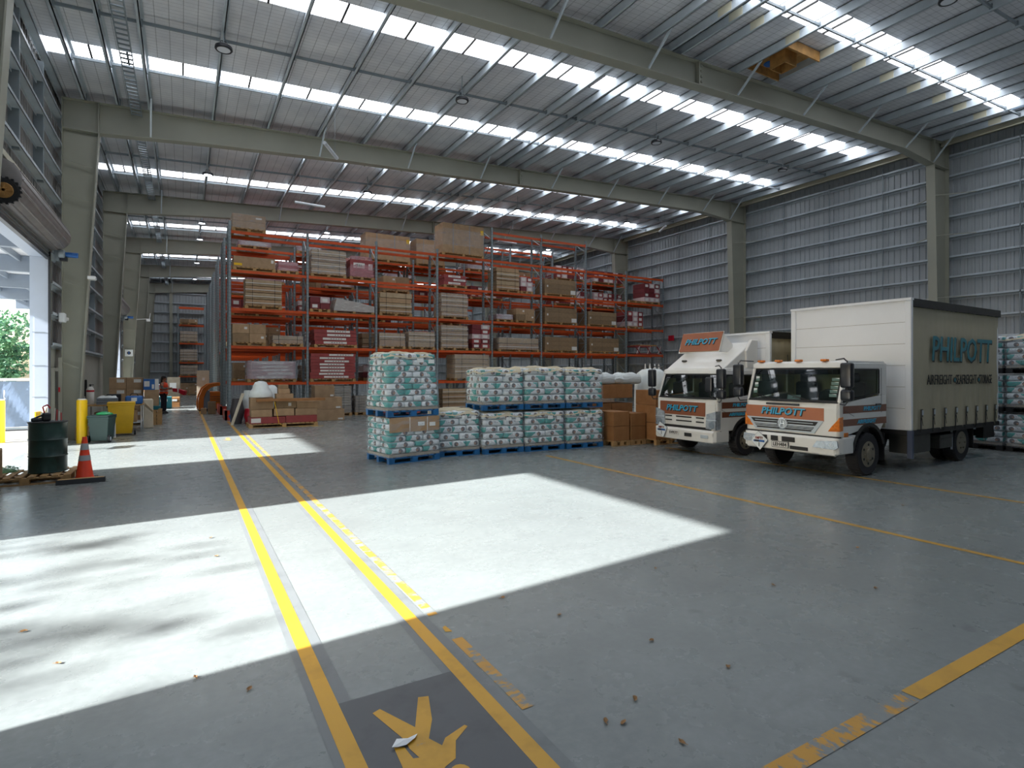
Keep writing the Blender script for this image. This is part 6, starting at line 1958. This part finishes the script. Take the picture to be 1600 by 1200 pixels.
# ================================================================== lights and fittings under the roof
def highbay(x, y, on, lab):
    z = ztop(x) - .45
    t = thing('high_bay_light', lab, 'ceiling light', (x, y, z), 0, 'round lights under the roof')
    b = MB(); b.lathe([(.10, .10), (.19, .06), (.20, .0), (.185, -.02), (.15, -.02), (.15, .03), (.02, .03)], (0, 0, 0), 'z', 26, 'black_plastic'); smooth_angle(b.build('housing', t), 40)
    b = MB(); b.tube([(0, 0, .10), (0, 0, .745)], .012, 6, 'galv_dark'); b.tube([(-.1, 0, .08), (-.06, 0, .2), (.06, 0, .2), (.1, 0, .08)], .008, 6, 'black_plastic'); b.build('hanger', t)
    b = MB(); b.lathe([(.148, -.015), (.148, .0), (.01, .0)], (0, 0, 0), 'z', 22, 'led' if on else 'tube_off'); b.build('diffuser', t)
BAYS = ['first', 'second', 'third', 'fourth', 'fifth', 'sixth', 'seventh']
for (x, cn) in ((.85, 'leftmost line'), (7.2, 'second line'), (15.1, 'third line'), (22.6, 'rightmost line')):
    for k, y in enumerate((6.1, 15.3, 25.3, 33.6, 37.7, 42.2, 45.9, 53.9)):
        if x > 1 and k in (4, 6): continue
        on = k >= 2
        highbay(x, y, on, '%s round black light in the %s, %s from the front' % ('lit' if on else 'unlit', cn, ('first', 'second', 'third', 'fourth', 'fifth', 'sixth', 'seventh', 'eighth')[k]))
def tube(x, y, z, rz, lab):
    t = thing('tube_light', lab, 'tube light', (x, y, z), rz, 'hanging white tubes')
    b = MB(); b.cyl((-.62, 0, 0), (.62, 0, 0), .055, n=14, m='tube_off'); smooth_angle(b.build('tube', t), 40)
    for s in (-.4, .4):
        b = MB(); b.cyl((s, 0, .05), (s, 0, ztop(x) - z), .005, n=5, m='galv_dark'); b.build('wire', t)
tube(4.02, 18.2, 9.0, R(60), 'white hanging tube light before the second rafter, left')
tube(4.62, 24.8, 9.1, R(5), 'white hanging tube light between the second and third rafters, left')
tube(22.67, 22.5, 9.9, R(60), 'white hanging tube light near the right wall above the racking')
tube(16.26, 28.4, 9.6, R(5), 'white hanging tube light above the tall racking bays')
t = thing('roof_plywood_box', 'brown plywood box with a blue ring fixed between the purlins', 'plywood box', (15.05, 10.2, ztop(15.05)))
b = MB()
b.box((-.74, -.62, .26), (.74, .62, .28), 'ply'); b.box((-.76, -.66, .0), (.76, -.62, .28), 'ply'); b.box((-.76, .62, .02), (.76, .66, .28), 'ply'); b.box((-.76, -.62, .05), (-.73, .62, .28), 'ply')
b.build('tray', t)
b = MB(); b.box((-.30, -.30, -.12), (.22, -.27, .26), 'ply'); b.box((-.30, .16, -.12), (.22, .19, .26), 'ply'); b.box((-.30, -.27, -.12), (-.27, .16, .26), 'ply'); b.box((.19, -.27, -.12), (.22, .16, .26), 'ply'); b.build('duct', t)
b = MB(); b.lathe([(.16, .22), (.19, .24), (.16, .255), (.02, .255)], (.02, .40, 0), 'z', 20, 'blue'); b.build('blue_ring', t)
t = thing('cable_tray', 'galvanised cable ladder running along the roof above the left wall', 'cable tray', (-1.24, 26, 9.98))
b = MB()
b.box((-.14, -34, 0), (-.12, 34, .07), 'galv_dark'); b.box((.12, -34, 0), (.14, 34, .07), 'galv_dark')
b.build('rails', t)
b = MB(); y = -33.9
while y < 34:
    b.box((-.12, y, .0), (.12, y + .05, .025), 'galv_dark'); y += .24
o = b.build('rungs', t); o['kind'] = 'stuff'

# ------------------------------------------------------------------ litter on the floor
pts = [(4.8, 3.35), (5.55, 2.82), (3.02, 3.11), (2.68, 3.82), (3.2, 2.57), (2.39, 2.6), (2.09, 2.52), (2.17, 2.46), (4.17, 4.24), (2.33, 2.17), (.29, 7.74), (.31, 6.93), (-.74, 4.92), (.07, 4.24), (.36, 3.91), (-1.06, 5.66), (2.45, 4.37), (6.65, 3.57), (9.38, 4.38)]
where = ['right of the sunlit patch, larger of a pair', 'right of the sunlit patch, farther right of a pair', 'in the open shade ahead of the worn line', 'just past the sunlit patch near edge', 'in the shade between worn line and dashed paint',
         'beside the end of the worn line', 'right of the walking man sign', 'in the pair right of the walking man sign', 'below the tip of the sunlit patch', 'nearest the bottom edge, centre', 'far in the sunlit patch left of the walkway',
         'inside the sunlit patch left of the walkway', 'on the sunlit patch at the far left, nearest', 'in the shade left of the walkway', 'close to the left walkway line', 'on the sunlit patch at the left edge', 'at the sunlit patch edge beside the worn line',
         'under the thin yellow line at right', 'in front of the large truck']
for i, (x, y) in enumerate(pts):
    rd = random.Random(i)
    b = MB(); n = 7; s = .019
    ring_ = [(s * (1 + .5 * rd.random()) * math.cos(2 * PI * k / n), s * .6 * (1 + .6 * rd.random()) * math.sin(2 * PI * k / n), .006 + .012 * rd.random()) for k in range(n)]
    b.add([(0, 0, .006)] + ring_, [(0, k + 1, (k + 1) % n + 1) for k in range(n)], 'dead_leaf')
    b.bar((0, 0, .006), (s * 1.8, .01, .008), .003, .002, 'dead_leaf')
    o = link('fallen_leaf', b.mesh('fallen_leaf'), None, (x, y, 0), rd.uniform(0, 6))
    tag(o, 'dry leaf on the floor, ' + where[i], 'leaf', 'dry leaves on the floor')
b = MB(); rd = random.Random(2)
out = [(.955, 2.90), (1.0, 2.955), (1.06, 2.945), (1.12, 2.955), (1.09, 2.915), (1.03, 2.885), (.985, 2.892)]
b.add([(1.03, 2.92, .022)] + [(x, y, .007 + .012 * rd.random()) for x, y in out], [(0, k + 1, (k + 1) % 7 + 1) for k in range(7)], 'paper')
tag(b.build('paper_scrap'), 'crumpled white paper scrap on the painted walking man', 'paper scrap')
